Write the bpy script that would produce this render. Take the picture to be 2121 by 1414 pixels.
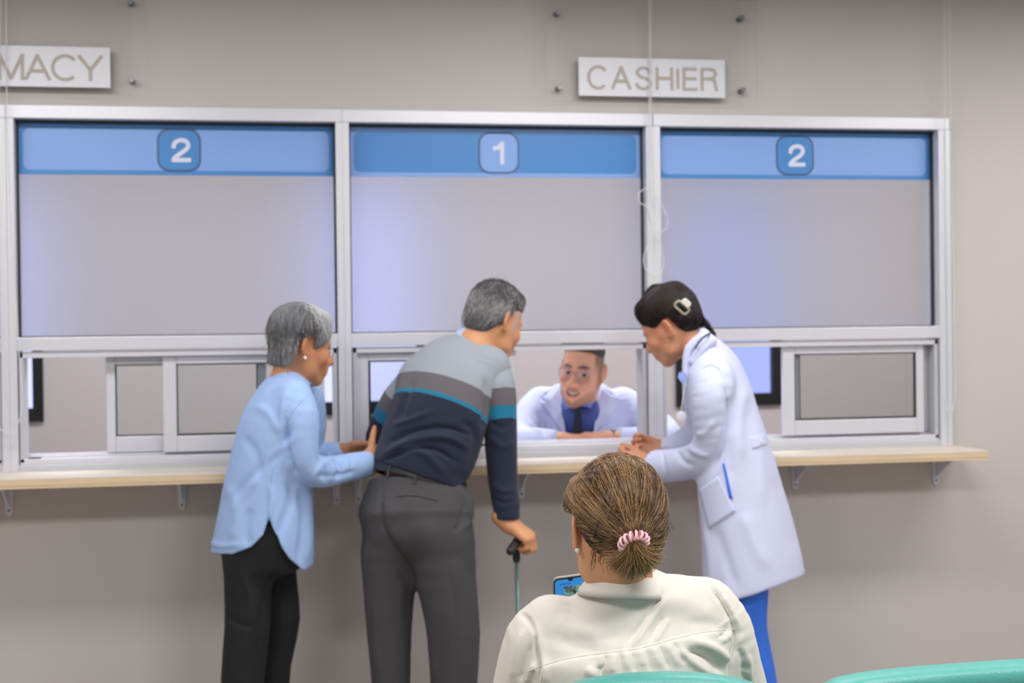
import bpy, bmesh, math, random
import numpy as np
from mathutils import Vector, Matrix
from mathutils.bvhtree import BVHTree
random.seed(7); rng = np.random.default_rng(7)
for o in list(bpy.data.objects): bpy.data.objects.remove(o)
sc = bpy.context.scene
COL = sc.collection
# ------------------------------------------------------------------ camera
FPX, IW, IH = 2946.0, 2121, 1414
YAW, PIT, ROL = 0.17427, -0.00826, 0.0125
CAM = np.array([-.89, -4.92, 1.5])
FV = np.array([math.sin(YAW)*math.cos(PIT), math.cos(YAW)*math.cos(PIT), math.sin(PIT)])
_r = np.array([math.cos(YAW), -math.sin(YAW), 0.]); _u = np.cross(_r, FV)
RV = _r*math.cos(ROL) - _u*math.sin(ROL); UV = _u*math.cos(ROL) + _r*math.sin(ROL)
cd = bpy.data.cameras.new('camera'); cam = bpy.data.objects.new('camera', cd); COL.objects.link(cam)
cd.sensor_width = 36; cd.lens = FPX/IW*36; cd.clip_start = .05
M4 = Matrix([[RV[i], UV[i], -FV[i], CAM[i]] for i in range(3)] + [[0, 0, 0, 1]])
cam.matrix_world = M4
cd.dof.use_dof = True; cd.dof.focus_distance = 2.42; cd.dof.aperture_fstop = 5.6
sc.camera = cam
# ------------------------------------------------------------------ light and exposure
sc.view_settings.view_transform = 'Standard'; sc.view_settings.look = 'None'
sc.view_settings.gamma = 1; sc.view_settings.use_curve_mapping = False
sc.view_settings.exposure = 0.12
sc.cycles.use_denoising = True
sc.cycles.max_bounces = 8; sc.cycles.diffuse_bounces = 4; sc.cycles.glossy_bounces = 3
sc.cycles.transmission_bounces = 6; sc.cycles.transparent_max_bounces = 12
sc.cycles.sample_clamp_indirect = 4
wd = bpy.data.worlds.new('world'); sc.world = wd; wd.use_nodes = True
wd.node_tree.nodes['Background'].inputs[0].default_value = (.92, .95, 1, 1)
wd.node_tree.nodes['Background'].inputs[1].default_value = .38
def area(name, loc, sx, sy, power, col=(1, .97, .94), rot=(0, 0, 0), spread=180):
    l = bpy.data.lights.new(name, 'AREA'); l.shape = 'RECTANGLE'; l.size = sx; l.size_y = sy
    l.energy = power; l.color = col; l.spread = math.radians(spread)
    o = bpy.data.objects.new(name, l); COL.objects.link(o); o.location = loc; o.rotation_euler = rot
    return o
for i, x in enumerate((-1.9, .25, 2.3)):
    area('ceiling_panel_light', (x, -1.15, 2.70), 1.3, .3, 23, col=(1, .985, .97))
for i, x in enumerate((-2.2, .4, 3.0)):
    area('ceiling_panel_light', (x, -3.6, 2.78), 1.2, .6, 45, col=(1, .99, .98))
for x in (-1.7, .4, 2.4):
    area('office_panel_light', (x, 1.1, 2.78), 1.2, .6, 34, col=(.93, .95, 1))
# ------------------------------------------------------------------ measuring helpers (pixel + true depth -> metres)
def P(px, py, z):
    return CAM + z*(FV + RV*((px-IW/2)/FPX) - UV*((py-IH/2)/FPX))
def W(px, py, y=0.):
    d = FV + RV*((px-IW/2)/FPX) - UV*((py-IH/2)/FPX)
    return CAM + d*((y-CAM[1])/d[1])
def proj(v):
    d = np.asarray(v) - CAM; z = d@FV
    return np.stack([IW/2 + FPX*(d@RV)/z, IH/2 - FPX*(d@UV)/z, z], -1)
def D3(r, u, f):
    v = RV*r + UV*u + FV*f
    return v/np.linalg.norm(v)
def nrm(v):
    v = np.asarray(v, float); return v/np.linalg.norm(v)
# ------------------------------------------------------------------ materials
def lin(c):
    c = np.array(c, float)/255
    return tuple(np.where(c <= .04045, c/12.92, ((c+.055)/1.055)**2.4)) + (1.,)
MATS = {}
def mat(name, rgb, rough=.6, metal=0., bump=0., bscale=200., var=0., vscale=6., spec=.5, sheen=0., attr=None, sss=0., stretch=(1, 1, 1), coords='Object', detail=3):
    m = bpy.data.materials.new(name); m.use_nodes = True
    nt = m.node_tree; b = nt.nodes['Principled BSDF']
    b.inputs['Roughness'].default_value = rough; b.inputs['Metallic'].default_value = metal
    b.inputs['Specular IOR Level'].default_value = spec
    if sheen: b.inputs['Sheen Weight'].default_value = sheen; b.inputs['Sheen Roughness'].default_value = .5
    if sss:
        b.inputs['Subsurface Weight'].default_value = sss
        b.inputs['Subsurface Radius'].default_value = (.012, .005, .003); b.inputs['Subsurface Scale'].default_value = 1
    base = b.inputs['Base Color']; base.default_value = lin(rgb)
    tc = nt.nodes.new('ShaderNodeTexCoord'); mp = nt.nodes.new('ShaderNodeMapping'); mp.inputs['Scale'].default_value = stretch
    nt.links.new(tc.outputs[coords], mp.inputs['Vector'])
    src = None
    if attr:
        a = nt.nodes.new('ShaderNodeAttribute'); a.attribute_name = attr; src = a.outputs['Color']
        nt.links.new(src, base)
    if var:
        n = nt.nodes.new('ShaderNodeTexNoise'); n.inputs['Scale'].default_value = vscale; n.inputs['Detail'].default_value = 4
        nt.links.new(mp.outputs[0], n.inputs['Vector'])
        mr = nt.nodes.new('ShaderNodeMapRange'); mr.inputs['From Min'].default_value = .3; mr.inputs['From Max'].default_value = .7
        mr.inputs['To Min'].default_value = 1-var; mr.inputs['To Max'].default_value = 1+var
        nt.links.new(n.outputs['Fac'], mr.inputs['Value'])
        mx = nt.nodes.new('ShaderNodeVectorMath'); mx.operation = 'SCALE'
        if src is not None: nt.links.new(src, mx.inputs[0])
        else: mx.inputs[0].default_value = lin(rgb)[:3]
        nt.links.new(mr.outputs[0], mx.inputs['Scale']); nt.links.new(mx.outputs[0], base)
    if bump:
        n = nt.nodes.new('ShaderNodeTexNoise'); n.inputs['Scale'].default_value = bscale; n.inputs['Detail'].default_value = detail
        nt.links.new(mp.outputs[0], n.inputs['Vector'])
        bp = nt.nodes.new('ShaderNodeBump'); bp.inputs['Strength'].default_value = bump; bp.inputs['Distance'].default_value = .01
        nt.links.new(n.outputs['Fac'], bp.inputs['Height']); nt.links.new(bp.outputs[0], b.inputs['Normal'])
    MATS[name] = m
    return m
def glass_clear(name, tint=(.93, .96, .95), refl=.08, rough=.03, ior=1.45):
    m = bpy.data.materials.new(name); m.use_nodes = True; nt = m.node_tree; nt.nodes.clear()
    out = nt.nodes.new('ShaderNodeOutputMaterial'); mx = nt.nodes.new('ShaderNodeMixShader')
    t = nt.nodes.new('ShaderNodeBsdfTransparent'); t.inputs[0].default_value = (*tint, 1)
    g = nt.nodes.new('ShaderNodeBsdfGlossy'); g.inputs['Roughness'].default_value = rough
    fr = nt.nodes.new('ShaderNodeFresnel'); fr.inputs[0].default_value = ior
    ad = nt.nodes.new('ShaderNodeMath'); ad.operation = 'ADD'; ad.use_clamp = True; ad.inputs[1].default_value = refl
    nt.links.new(fr.outputs[0], ad.inputs[0]); nt.links.new(ad.outputs[0], mx.inputs[0])
    nt.links.new(t.outputs[0], mx.inputs[1]); nt.links.new(g.outputs[0], mx.inputs[2]); nt.links.new(mx.outputs[0], out.inputs[0])
    return m
def glass_frosted(name):
    m = bpy.data.materials.new(name); m.use_nodes = True; nt = m.node_tree; nt.nodes.clear()
    out = nt.nodes.new('ShaderNodeOutputMaterial'); mx = nt.nodes.new('ShaderNodeMixShader')
    d = nt.nodes.new('ShaderNodeBsdfPrincipled'); d.inputs['Base Color'].default_value = lin((202, 204, 210)); d.inputs['Roughness'].default_value = .5
    g = nt.nodes.new('ShaderNodeBsdfRefraction'); g.inputs['Roughness'].default_value = .72; g.inputs['IOR'].default_value = 1.18
    g.inputs['Color'].default_value = (.92, .93, .96, 1)
    mx.inputs[0].default_value = .81
    nt.links.new(d.outputs[0], mx.inputs[1]); nt.links.new(g.outputs[0], mx.inputs[2]); nt.links.new(mx.outputs[0], out.inputs[0])
    return m
def emit(name, rgb, s):
    m = bpy.data.materials.new(name); m.use_nodes = True; nt = m.node_tree; nt.nodes.clear()
    out = nt.nodes.new('ShaderNodeOutputMaterial'); e = nt.nodes.new('ShaderNodeEmission')
    e.inputs[0].default_value = lin(rgb); e.inputs[1].default_value = s; nt.links.new(e.outputs[0], out.inputs[0])
    return m
# ------------------------------------------------------------------ object helpers
def tag(o, label=None, cat=None, group=None, kind=None):
    if label: o['label'] = label
    if cat: o['category'] = cat
    if group: o['group'] = group
    if kind: o['kind'] = kind
    return o
def empty(name, loc, label=None, cat=None, group=None, kind=None):
    o = bpy.data.objects.new(name, None); COL.objects.link(o); o.location = Vector(loc); o.empty_display_size = .05
    return tag(o, label, cat, group, kind)
def place(o, parent):
    if parent is not None:
        o.parent = parent; bpy_root = parent
        off = Vector((0, 0, 0)); q = parent
        while q is not None: off += q.location; q = q.parent
        o.location = -off
    return o
def addmesh(name, V, Fq, m, parent=None, smooth=False, label=None, kind=None):
    me = bpy.data.meshes.new(name)
    V = np.asarray(V, np.float32).reshape(-1, 3)
    if isinstance(Fq, np.ndarray):
        n = Fq.shape[1]
        me.vertices.add(len(V)); me.vertices.foreach_set('co', V.ravel())
        me.loops.add(Fq.size); me.loops.foreach_set('vertex_index', Fq.ravel().astype(np.int32))
        me.polygons.add(len(Fq)); me.polygons.foreach_set('loop_start', np.arange(0, Fq.size, n, dtype=np.int32))
        me.polygons.foreach_set('loop_total', np.full(len(Fq), n, np.int32))
        me.update(calc_edges=True); me.validate()
    else:
        me.from_pydata([tuple(map(float, v)) for v in V], [], Fq); me.update()
    if smooth: me.polygons.foreach_set('use_smooth', np.ones(len(me.polygons), bool))
    me.materials.append(m)
    o = bpy.data.objects.new(name, me); COL.objects.link(o); place(o, parent)
    return tag(o, label, kind=kind)
def color_attr(o, cols):
    a = o.data.color_attributes.new('Col', 'FLOAT_COLOR', 'POINT')
    c = np.ones((len(o.data.vertices), 4), np.float32); c[:, :3] = cols
    a.data.foreach_set('color', c.ravel())
class MB:
    def __init__(s): s.v = []; s.f = []
    def box(s, x0, x1, y0, y1, z0, z1):
        n = len(s.v)
        s.v += [(x, y, z) for z in (z0, z1) for y in (y0, y1) for x in (x0, x1)]
        s.f += [tuple(n+i for i in q) for q in ((0, 2, 3, 1), (4, 5, 7, 6), (0, 1, 5, 4), (2, 6, 7, 3), (0, 4, 6, 2), (1, 3, 7, 5))]
        return s
    def prism(s, poly, ax0, ax1):   # poly: list of 3D points, extruded by vector ax1
        n = len(s.v); k = len(poly); poly = [np.asarray(p, float)+np.asarray(ax0) for p in poly]
        s.v += [tuple(p) for p in poly] + [tuple(p+np.asarray(ax1)) for p in poly]
        s.f += [tuple(range(n, n+k)), tuple(range(n+2*k-1, n+k-1, -1))] + [(n+i, n+k+i, n+k+(i+1) % k, n+(i+1) % k) for i in range(k)]
        return s
    def tube(s, pts, r, seg=8, closed=False, cap=True):
        V, Fq = tube_arrays(pts, r, seg, closed, cap); n = len(s.v)
        s.v += [tuple(v) for v in V]; s.f += [tuple(n+i for i in q) for q in Fq]
        return s
    def disc(s, c, nrmv, r, h, seg=20):
        c = np.asarray(c, float); nv = nrm(nrmv); return s.tube([c, c+nv*h], r, seg)
    def build(s, name, m, parent=None, bevel=0., smooth=False, label=None, kind=None, seg=2):
        o = addmesh(name, s.v, s.f, m, parent, smooth, label, kind)
        bm = bmesh.new(); bm.from_mesh(o.data); bmesh.ops.recalc_face_normals(bm, faces=bm.faces); bm.to_mesh(o.data); bm.free()
        if bevel:
            b = o.modifiers.new('bevel', 'BEVEL'); b.width = bevel; b.segments = seg; b.limit_method = 'ANGLE'
            if smooth is None: pass
        return o
def tube_arrays(pts, r, seg=8, closed=False, cap=True):
    pts = np.asarray(pts, float); n = len(pts); r = np.broadcast_to(np.asarray(r, float), (n,))
    T = np.gradient(pts, axis=0) if not closed else np.roll(pts, -1, 0)-np.roll(pts, 1, 0)
    T /= np.linalg.norm(T, axis=1)[:, None]+1e-12
    a = np.array([0, 0, 1.]) if abs(T[0][2]) < .9 else np.array([1., 0, 0])
    N = np.zeros_like(pts); v = np.cross(T[0], a); N[0] = v/np.linalg.norm(v)
    for i in range(1, n):
        v = N[i-1]-T[i]*(N[i-1]@T[i]); N[i] = v/(np.linalg.norm(v)+1e-12)
    B = np.cross(T, N); ang = np.arange(seg)*2*math.pi/seg
    V = pts[:, None]+r[:, None, None]*(np.cos(ang)[None, :, None]*N[:, None]+np.sin(ang)[None, :, None]*B[:, None])
    V = V.reshape(-1, 3); Fq = []
    for i in range(n if closed else n-1):
        j = (i+1) % n
        Fq += [(i*seg+k, i*seg+(k+1) % seg, j*seg+(k+1) % seg, j*seg+k) for k in range(seg)]
    if cap and not closed: Fq += [tuple(range(seg-1, -1, -1)), tuple((n-1)*seg+k for k in range(seg))]
    return V, Fq
def cr(pts, n):     # catmull-rom resampling of rows
    p = np.asarray(pts, float); q = np.vstack([2*p[0]-p[1], p, 2*p[-1]-p[-2]]); out = []
    for i in range(1, len(q)-2):
        for t in np.arange(n)/n:
            a, b, c, d = q[i-1:i+3]
            out.append(.5*((2*b)+(-a+c)*t+(2*a-5*b+4*c-d)*t*t+(-a+3*b-3*c+d)*t**3))
    out.append(p[-1]); return np.array(out)
def rrect(w, h, r, n=6):
    o = []
    for cx, cy, a0 in ((w/2-r, h/2-r, 0), (-w/2+r, h/2-r, 90), (-w/2+r, -h/2+r, 180), (w/2-r, -h/2+r, 270)):
        for i in range(n+1):
            a = math.radians(a0+90*i/n); o.append((cx+r*math.cos(a), cy+r*math.sin(a)))
    return o
# ------------------------------------------------------------------ implicit modelling: fields of rounded prims -> one closed quad mesh
class Field:
    def __init__(s, h): s.h = h; s.p = []
    def add(s, fn, lo, hi, k=.015, op='u'):
        s.p.append((fn, np.asarray(lo, float), np.asarray(hi, float), k, op)); return s
    def cone(s, a, b, ra, rb, k=.015, op='u'):
        a = np.asarray(a, float); b = np.asarray(b, float); ab = b-a; L = max(ab@ab, 1e-12)
        def fn(X, Y, Z):
            x, y, z = X-a[0], Y-a[1], Z-a[2]
            t = np.clip((x*ab[0]+y*ab[1]+z*ab[2])/L, 0, 1)
            return np.sqrt((x-t*ab[0])**2+(y-t*ab[1])**2+(z-t*ab[2])**2)-(ra+(rb-ra)*t)
        r = max(ra, rb); return s.add(fn, np.minimum(a, b)-r, np.maximum(a, b)+r, k, op)
    def _group(s, n0, k, kin):
        sub = s.p[n0:]; del s.p[n0:]
        lo = np.min([p[1] for p in sub], 0); hi = np.max([p[2] for p in sub], 0); h = s.h
        def fn(X, Y, Z):
            T = np.full((X.shape[0], Y.shape[1], Z.shape[2]), 1e2, np.float32); A = [X.ravel(), Y.ravel(), Z.ravel()]; mg = k+kin+4*h
            for f, a, b, _, _ in sub:
                i0 = [int(np.searchsorted(A[i], a[i]-mg)) for i in range(3)]; i1 = [int(np.searchsorted(A[i], b[i]+mg)) for i in range(3)]
                if any(i1[i] <= i0[i] for i in range(3)): continue
                sl = tuple(slice(i0[i], i1[i]) for i in range(3)); d = f(A[0][sl[0]][:, None, None], A[1][sl[1]][None, :, None], A[2][sl[2]][None, None, :]); c = T[sl]
                T[sl] = np.minimum(c, d)
            return T
        s.p.append((fn, lo, hi, k, 'u')); return s
    def chain(s, pts, rad, k=.01, op='u', k0=None, n=0):
        n0 = len(s.p)
        if op == 'u' and len(pts) > 2:
            s._chain(pts, rad, .004, op, None, n if n else 2); return s._group(n0, k, .004)
        return s._chain(pts, rad, k, op, k0, n)
    def _chain(s, pts, rad, k=.01, op='u', k0=None, n=0):
        pts = np.asarray(pts, float); rad = np.asarray(rad, float)
        if n: q = cr(np.column_stack([pts, rad]), n); pts, rad = q[:, :3], q[:, 3]
        for i in range(len(pts)-1):
            s.cone(pts[i], pts[i+1], rad[i], rad[i+1], k0 if (i == 0 and k0 is not None) else k, op)
        return s
    def ell(s, c, rad, R=None, k=.015, op='u'):
        c = np.asarray(c, float); rad = np.asarray(rad, float); R = np.eye(3) if R is None else np.asarray(R, float)  # rows = axes
        def fn(X, Y, Z):
            x, y, z = X-c[0], Y-c[1], Z-c[2]
            q = [(R[i][0]*x+R[i][1]*y+R[i][2]*z)/rad[i] for i in range(3)]
            k0 = np.sqrt(q[0]**2+q[1]**2+q[2]**2)
            k1 = np.sqrt((q[0]/rad[0])**2+(q[1]/rad[1])**2+(q[2]/rad[2])**2)
            return k0*(k0-1)/(k1+1e-9)
        e = np.sqrt(((R*rad[:, None])**2).sum(0)); return s.add(fn, c-e, c+e, k, op)
    def loft(s, rings, n=3, k=.02, k0=None, cap=.6):
        n0 = len(s.p); s._loft(rings, max(n, 3), .006, None, cap); return s._group(n0, k, .006)
    def _loft(s, rings, n=3, k=.02, k0=None, cap=.6):
        # ring: (centre xyz, width dir xyz, half width, half depth)
        q = cr(np.array([np.concatenate([r[0], r[1], [r[2], r[3]]]) for r in rings]), n) if n > 1 else np.array([np.concatenate([r[0], r[1], [r[2], r[3]]]) for r in rings])
        T = np.gradient(q[:, :3], axis=0); T /= np.linalg.norm(T, axis=1)[:, None]
        Wd = q[:, 3:6]-T*(q[:, 3:6]*T).sum(1)[:, None]; Wd /= np.linalg.norm(Wd, axis=1)[:, None]; Dd = np.cross(T, Wd)
        for i in range(len(q)-1): s._eseg(q[i], q[i+1], T[i], T[i+1], Wd[i], Wd[i+1], Dd[i], Dd[i+1], k, cap)
        return s
    def _eseg(s, A, B, tA, tB, wA, wB, dA, dB, k, cap):
        a, b = A[:3], B[:3]; ab = b-a
        def fn(X, Y, Z):
            x, y, z = X-a[0], Y-a[1], Z-a[2]
            sA = x*tA[0]+y*tA[1]+z*tA[2]; sB = (X-b[0])*tB[0]+(Y-b[1])*tB[1]+(Z-b[2])*tB[2]
            t = np.clip(sA/np.maximum(sA-sB, 1e-5), 0, 1); t = np.where(sA < 0, 0, np.where(sB > 0, 1, t))
            ra = A[6]+(B[6]-A[6])*t; rb = A[7]+(B[7]-A[7])*t; rc = np.minimum(ra, rb)*cap
            x = x-ab[0]*t; y = y-ab[1]*t; z = z-ab[2]*t
            u = (x*(wA[0]+(wB[0]-wA[0])*t)+y*(wA[1]+(wB[1]-wA[1])*t)+z*(wA[2]+(wB[2]-wA[2])*t))/ra
            v = (x*(dA[0]+(dB[0]-dA[0])*t)+y*(dA[1]+(dB[1]-dA[1])*t)+z*(dA[2]+(dB[2]-dA[2])*t))/rb
            c = np.maximum(np.maximum(-sA, sB), 0)/rc
            k0 = np.sqrt(u*u+v*v+c*c); k1 = np.sqrt((u/ra)**2+(v/rb)**2+(c/rc)**2)
            return k0*(k0-1)/(k1+1e-9)
        r = max(A[6], A[7], B[6], B[7]); s.add(fn, np.minimum(a, b)-r, np.maximum(a, b)+r, k, 'u')
    def cut(s, fn):         # keep where fn(X,Y,Z) < 0
        s.p.append((fn, None, None, 0, 'i')); return s
    def mesh(s, smooth=1):
        h = s.h; U = [p for p in s.p if p[4] == 'u']
        lo = np.min([p[1] for p in U], 0)-.03; hi = np.max([p[2] for p in U], 0)+.03
        n = np.ceil((hi-lo)/h).astype(int)+1
        D = np.full(n, 1e2, np.float32)
        ax = [(lo[i]+h*np.arange(n[i])).astype(np.float32) for i in range(3)]
        for fn, a, b, k, op in s.p:
            if a is None: i0 = np.zeros(3, int); i1 = n
            else:
                mg = k+3*h
                i0 = np.clip(np.floor((a-mg-lo)/h).astype(int), 0, n); i1 = np.clip(np.ceil((b+mg-lo)/h).astype(int)+1, 0, n)
            if (i1 <= i0).any(): continue
            sl = tuple(slice(i0[i], i1[i]) for i in range(3))
            d = fn(ax[0][sl[0]][:, None, None], ax[1][sl[1]][None, :, None], ax[2][sl[2]][None, None, :]).astype(np.float32)
            c = D[sl]
            if op == 'u':
                if k > 0: hh = np.maximum(k-np.abs(c-d), 0)/k; D[sl] = np.minimum(c, d)-hh*hh*k*.25
                else: D[sl] = np.minimum(c, d)
            elif op == 's':
                d = -d
                if k > 0: hh = np.maximum(k-np.abs(c-d), 0)/k; D[sl] = np.maximum(c, d)+hh*hh*k*.25
                else: D[sl] = np.maximum(c, d)
            else: D[sl] = np.maximum(c, d)
        V, Q = surfnet(D, lo, h)
        for _ in range(smooth): V = relax(V, Q, .5)
        return V, Q
def surfnet(D, lo, h):
    S = D < 0
    c = np.zeros(np.array(S.shape)-1, np.int8)
    for i in (0, 1):
        for j in (0, 1):
            for k in (0, 1): c += S[i:S.shape[0]-1+i, j:S.shape[1]-1+j, k:S.shape[2]-1+k]
    mix = (c > 0) & (c < 8); I = np.argwhere(mix)
    idx = np.full(c.shape, -1, np.int64); idx[mix] = np.arange(len(I))
    acc = np.zeros((len(I), 3)); cnt = np.zeros(len(I))
    cor = [(i, j, k) for i in (0, 1) for j in (0, 1) for k in (0, 1)]
    val = {q: D[I[:, 0]+q[0], I[:, 1]+q[1], I[:, 2]+q[2]] for q in cor}
    for a in cor:
        for axx in range(3):
            if a[axx]: continue
            b = list(a); b[axx] = 1; b = tuple(b); va, vb = val[a], val[b]
            m = (va < 0) != (vb < 0); t = np.where(m, va/np.where(m, va-vb, 1), 0)
            p = np.tile(np.array(a, float), (len(I), 1)); p[:, axx] += t
            acc[m] += p[m]; cnt[m] += 1
    V = lo+h*(I+acc/np.maximum(cnt, 1)[:, None]); Q = []
    for axx in range(3):
        sa = [slice(None)]*3; sb = [slice(None)]*3; sa[axx] = slice(0, -1); sb[axx] = slice(1, None)
        A, B = S[tuple(sa)], S[tuple(sb)]
        E = np.argwhere(A != B); o1, o2 = [(1, 2), (2, 0), (0, 1)][axx]
        ok = (E[:, o1] > 0) & (E[:, o2] > 0) & (E[:, o1] < S.shape[o1]-1) & (E[:, o2] < S.shape[o2]-1); E = E[ok]
        ins = A[tuple(E.T)]
        def cell(d1, d2):
            q = E.copy(); q[:, o1] -= d1; q[:, o2] -= d2; return idx[tuple(q.T)]
        q = np.stack([cell(1, 1), cell(0, 1), cell(0, 0), cell(1, 0)], 1)
        q[~ins] = q[~ins][:, ::-1]; Q.append(q)
    return V, np.concatenate(Q)
def relax(V, Q, f):
    a = np.concatenate([Q[:, 0], Q[:, 1], Q[:, 2], Q[:, 3]]); b = np.concatenate([Q[:, 1], Q[:, 2], Q[:, 3], Q[:, 0]])
    n = np.bincount(a, minlength=len(V))
    m = np.stack([np.bincount(a, V[b, i], len(V)) for i in range(3)], 1)/np.maximum(n, 1)[:, None]
    return V+(m-V)*f
def vnormals(V, Q):
    n = np.cross(V[Q[:, 2]]-V[Q[:, 0]], V[Q[:, 3]]-V[Q[:, 1]])
    N = np.zeros_like(V)
    for i in range(4):
        for j in range(3): N[:, j] += np.bincount(Q[:, i], n[:, j], len(V))
    return N/(np.linalg.norm(N, axis=1)[:, None]+1e-12)
def seg_dist(p, poly):      # 2D distance of points to a polyline, and parameter along it
    best = np.full(len(p), 1e9); tb = np.zeros(len(p)); poly = np.asarray(poly, float); m = len(poly)-1
    for i in range(m):
        a, b = poly[i], poly[i+1]; ab = b-a; t = np.clip(((p-a)@ab)/(ab@ab+1e-9), 0, 1)
        d = np.linalg.norm(p-a-t[:, None]*ab, axis=1); w = d < best; best[w] = d[w]; tb[w] = (i+t[w])/m
    return best, tb
def folds(V, Q, lst, facing=True):
    # lst: (polyline px, width px, height m): cloth folds pushed out of or into the surface that faces the viewer
    N = vnormals(V, Q); pr = proj(V)[:, :2]; fac = -(N@FV); out = V.copy()
    for poly, w, amp in lst:
        d, t = seg_dist(pr, cr(poly, 4) if len(poly) > 2 else poly)
        f = np.exp(-(d/w)**2)*np.clip(np.minimum(t, 1-t)*5+.15, 0, 1)
        if facing: f = f*np.clip(fac*3, 0, 1)
        out += N*(amp*f)[:, None]
    return out
def bvh(V, Q): return BVHTree.FromPolygons([tuple(v) for v in V], [tuple(q) for q in Q.tolist()])
def cast(tree, px, py):
    d = Vector(P(px, py, 1.)-CAM).normalized(); h = tree.ray_cast(Vector(CAM), d)
    return (np.array(h[0]), np.array(h[1])) if h[0] is not None else (None, None)
def drape(tree, pts, lift=.001, n=6):
    out = []
    for q in cr(pts, n):
        a, nn = cast(tree, *q)
        if a is not None: out.append(a+nn*lift)
    return np.array(out)
def hair_curves(name, strands, m, parent, rad, label=None, tone=None):
    strands = [np.asarray(s, np.float32) for s in strands]
    hc = bpy.data.hair_curves.new(name); hc.add_curves([len(s) for s in strands])
    pos = np.concatenate(strands); 
    hc.points.foreach_set('position', pos.ravel())
    rr = np.concatenate([np.linspace(1, .45, len(s)) for s in strands]).astype(np.float32)*rad
    hc.points.foreach_set('radius', rr)
    ta = hc.attributes.new('tone', 'FLOAT', 'POINT'); tone = rng.random(len(strands)) if tone is None else np.asarray(tone)
    ta.data.foreach_set('value', np.repeat(tone, [len(s) for s in strands]).astype(np.float32))
    hc.materials.append(m); o = bpy.data.objects.new(name, hc); COL.objects.link(o); place(o, parent)
    return tag(o, label, kind='stuff')
# ------------------------------------------------------------------ materials of the place
M_wall = mat('wall_paint', (194, 188, 186), .75, bump=.04, bscale=300)
M_wall2 = mat('office_paint', (196, 186, 184), .8)
M_ceil = mat('ceiling_paint', (225, 224, 220), .9)
M_floor = mat('vinyl_floor', (168, 160, 150), .35, var=.05, vscale=3)
M_alu = mat('aluminium_frame', (214, 214, 222), .38, .25, bump=.02, bscale=600)
M_alu2 = mat('aluminium_track', (196, 197, 204), .4, .25)
M_dark = mat('gasket', (40, 46, 52), .6)
M_black = mat('black_frame', (14, 14, 15), .45)
M_day = emit('daylit_blind', (196, 200, 255), 1.4)
M_day2 = emit('dimmer_daylit_blind', (160, 172, 240), 1.15)
M_glass = glass_clear('clear_glass', (.955, .965, .96), .0)
M_frost = glass_frosted('frosted_film')
M_white = mat('white_plastic', (216, 217, 226), .4)
M_lblue = mat('light_blue_film', (126, 164, 226), .4)
M_mblue = mat('mid_blue_film', (66, 132, 200), .4)
M_outl = mat('badge_outline', (70, 88, 130), .5)
M_num = mat('numeral_film', (214, 216, 240), .5)
M_letter = mat('beige_letters', (176, 168, 158), .6)
M_acryl = glass_clear('clear_acrylic', (.995, .995, .995), -.012, .3, 1.28)
M_steel = mat('steel', (124, 126, 132), .4, .8)
M_cord = mat('white_cord', (216, 218, 222), .5)
# ------------------------------------------------------------------ room shell
XL, XR = -1.737, 1.628          # left window opening edge that shows, right end of the frame
def struct(o): o['kind'] = 'structure'; return o
b = MB()
b.box(-4.5, 4.5, .012, .13, 2.263, 2.8); b.box(-4.5, 4.5, .012, .13, 0, 1.03)
b.box(XR, 4.5, .012, .13, 1.03, 2.263); b.box(-4.5, -2.85, .012, .13, 1.03, 2.263)
struct(b.build('wall_front', M_wall))
struct(MB().box(-4.5, 4.5, -9, 3, -.1, 0).build('floor', M_floor))
struct(MB().box(-4.5, 4.5, -9, 3, 2.8, 2.9).build('ceiling', M_ceil))
struct(MB().box(4.5, 4.6, -9, 3, 0, 2.8).build('wall_right', M_wall))
struct(MB().box(-4.6, -4.5, -9, 3, 0, 2.8).build('wall_left', M_wall))
struct(MB().box(-4.5, 4.5, .0, .012, 0, .09).build('baseboard_front', M_white, bevel=.003))
YB = 2.45
# office back wall with three black framed windows
wins = [(-170, 91), (652, 884), (1400, 1617)]
wx = [(W(a, 860, YB)[0], W(c, 860, YB)[0]) for a, c in wins]
zb, zt = 1.075, 2.35
b = MB(); xs = [-4.5] + [v for p in wx for v in p] + [4.5]
for i in range(0, len(xs), 2): b.box(xs[i], xs[i+1], YB, YB+.1, 0, 2.8)
for a, c in wx: b.box(a, c, YB, YB+.1, 0, zb); b.box(a, c, YB, YB+.1, zt, 2.8)
struct(b.build('wall_back', M_wall2))
for i, (a, c) in enumerate(wx):
    w = struct(empty(f'window_{i+5}', ((a+c)/2, YB, zb)))
    fr = MB().box(a, a+.05, YB-.02, YB+.06, zb, zt).box(c-.05, c, YB-.02, YB+.06, zb, zt).box(a+.05, c-.05, YB-.02, YB+.06, zb, zb+.065).box(a+.05, c-.05, YB-.02, YB+.06, zt-.05, zt)
    fr.build('black_frame', M_black, w, label='black window frame')
    MB().box(a+.05, c-.05, YB+.02, YB+.028, zb+.065, zt-.05).build('lit_blind', M_day if i < 2 else M_day2, w, label='pale blue daylit blind')
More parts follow.
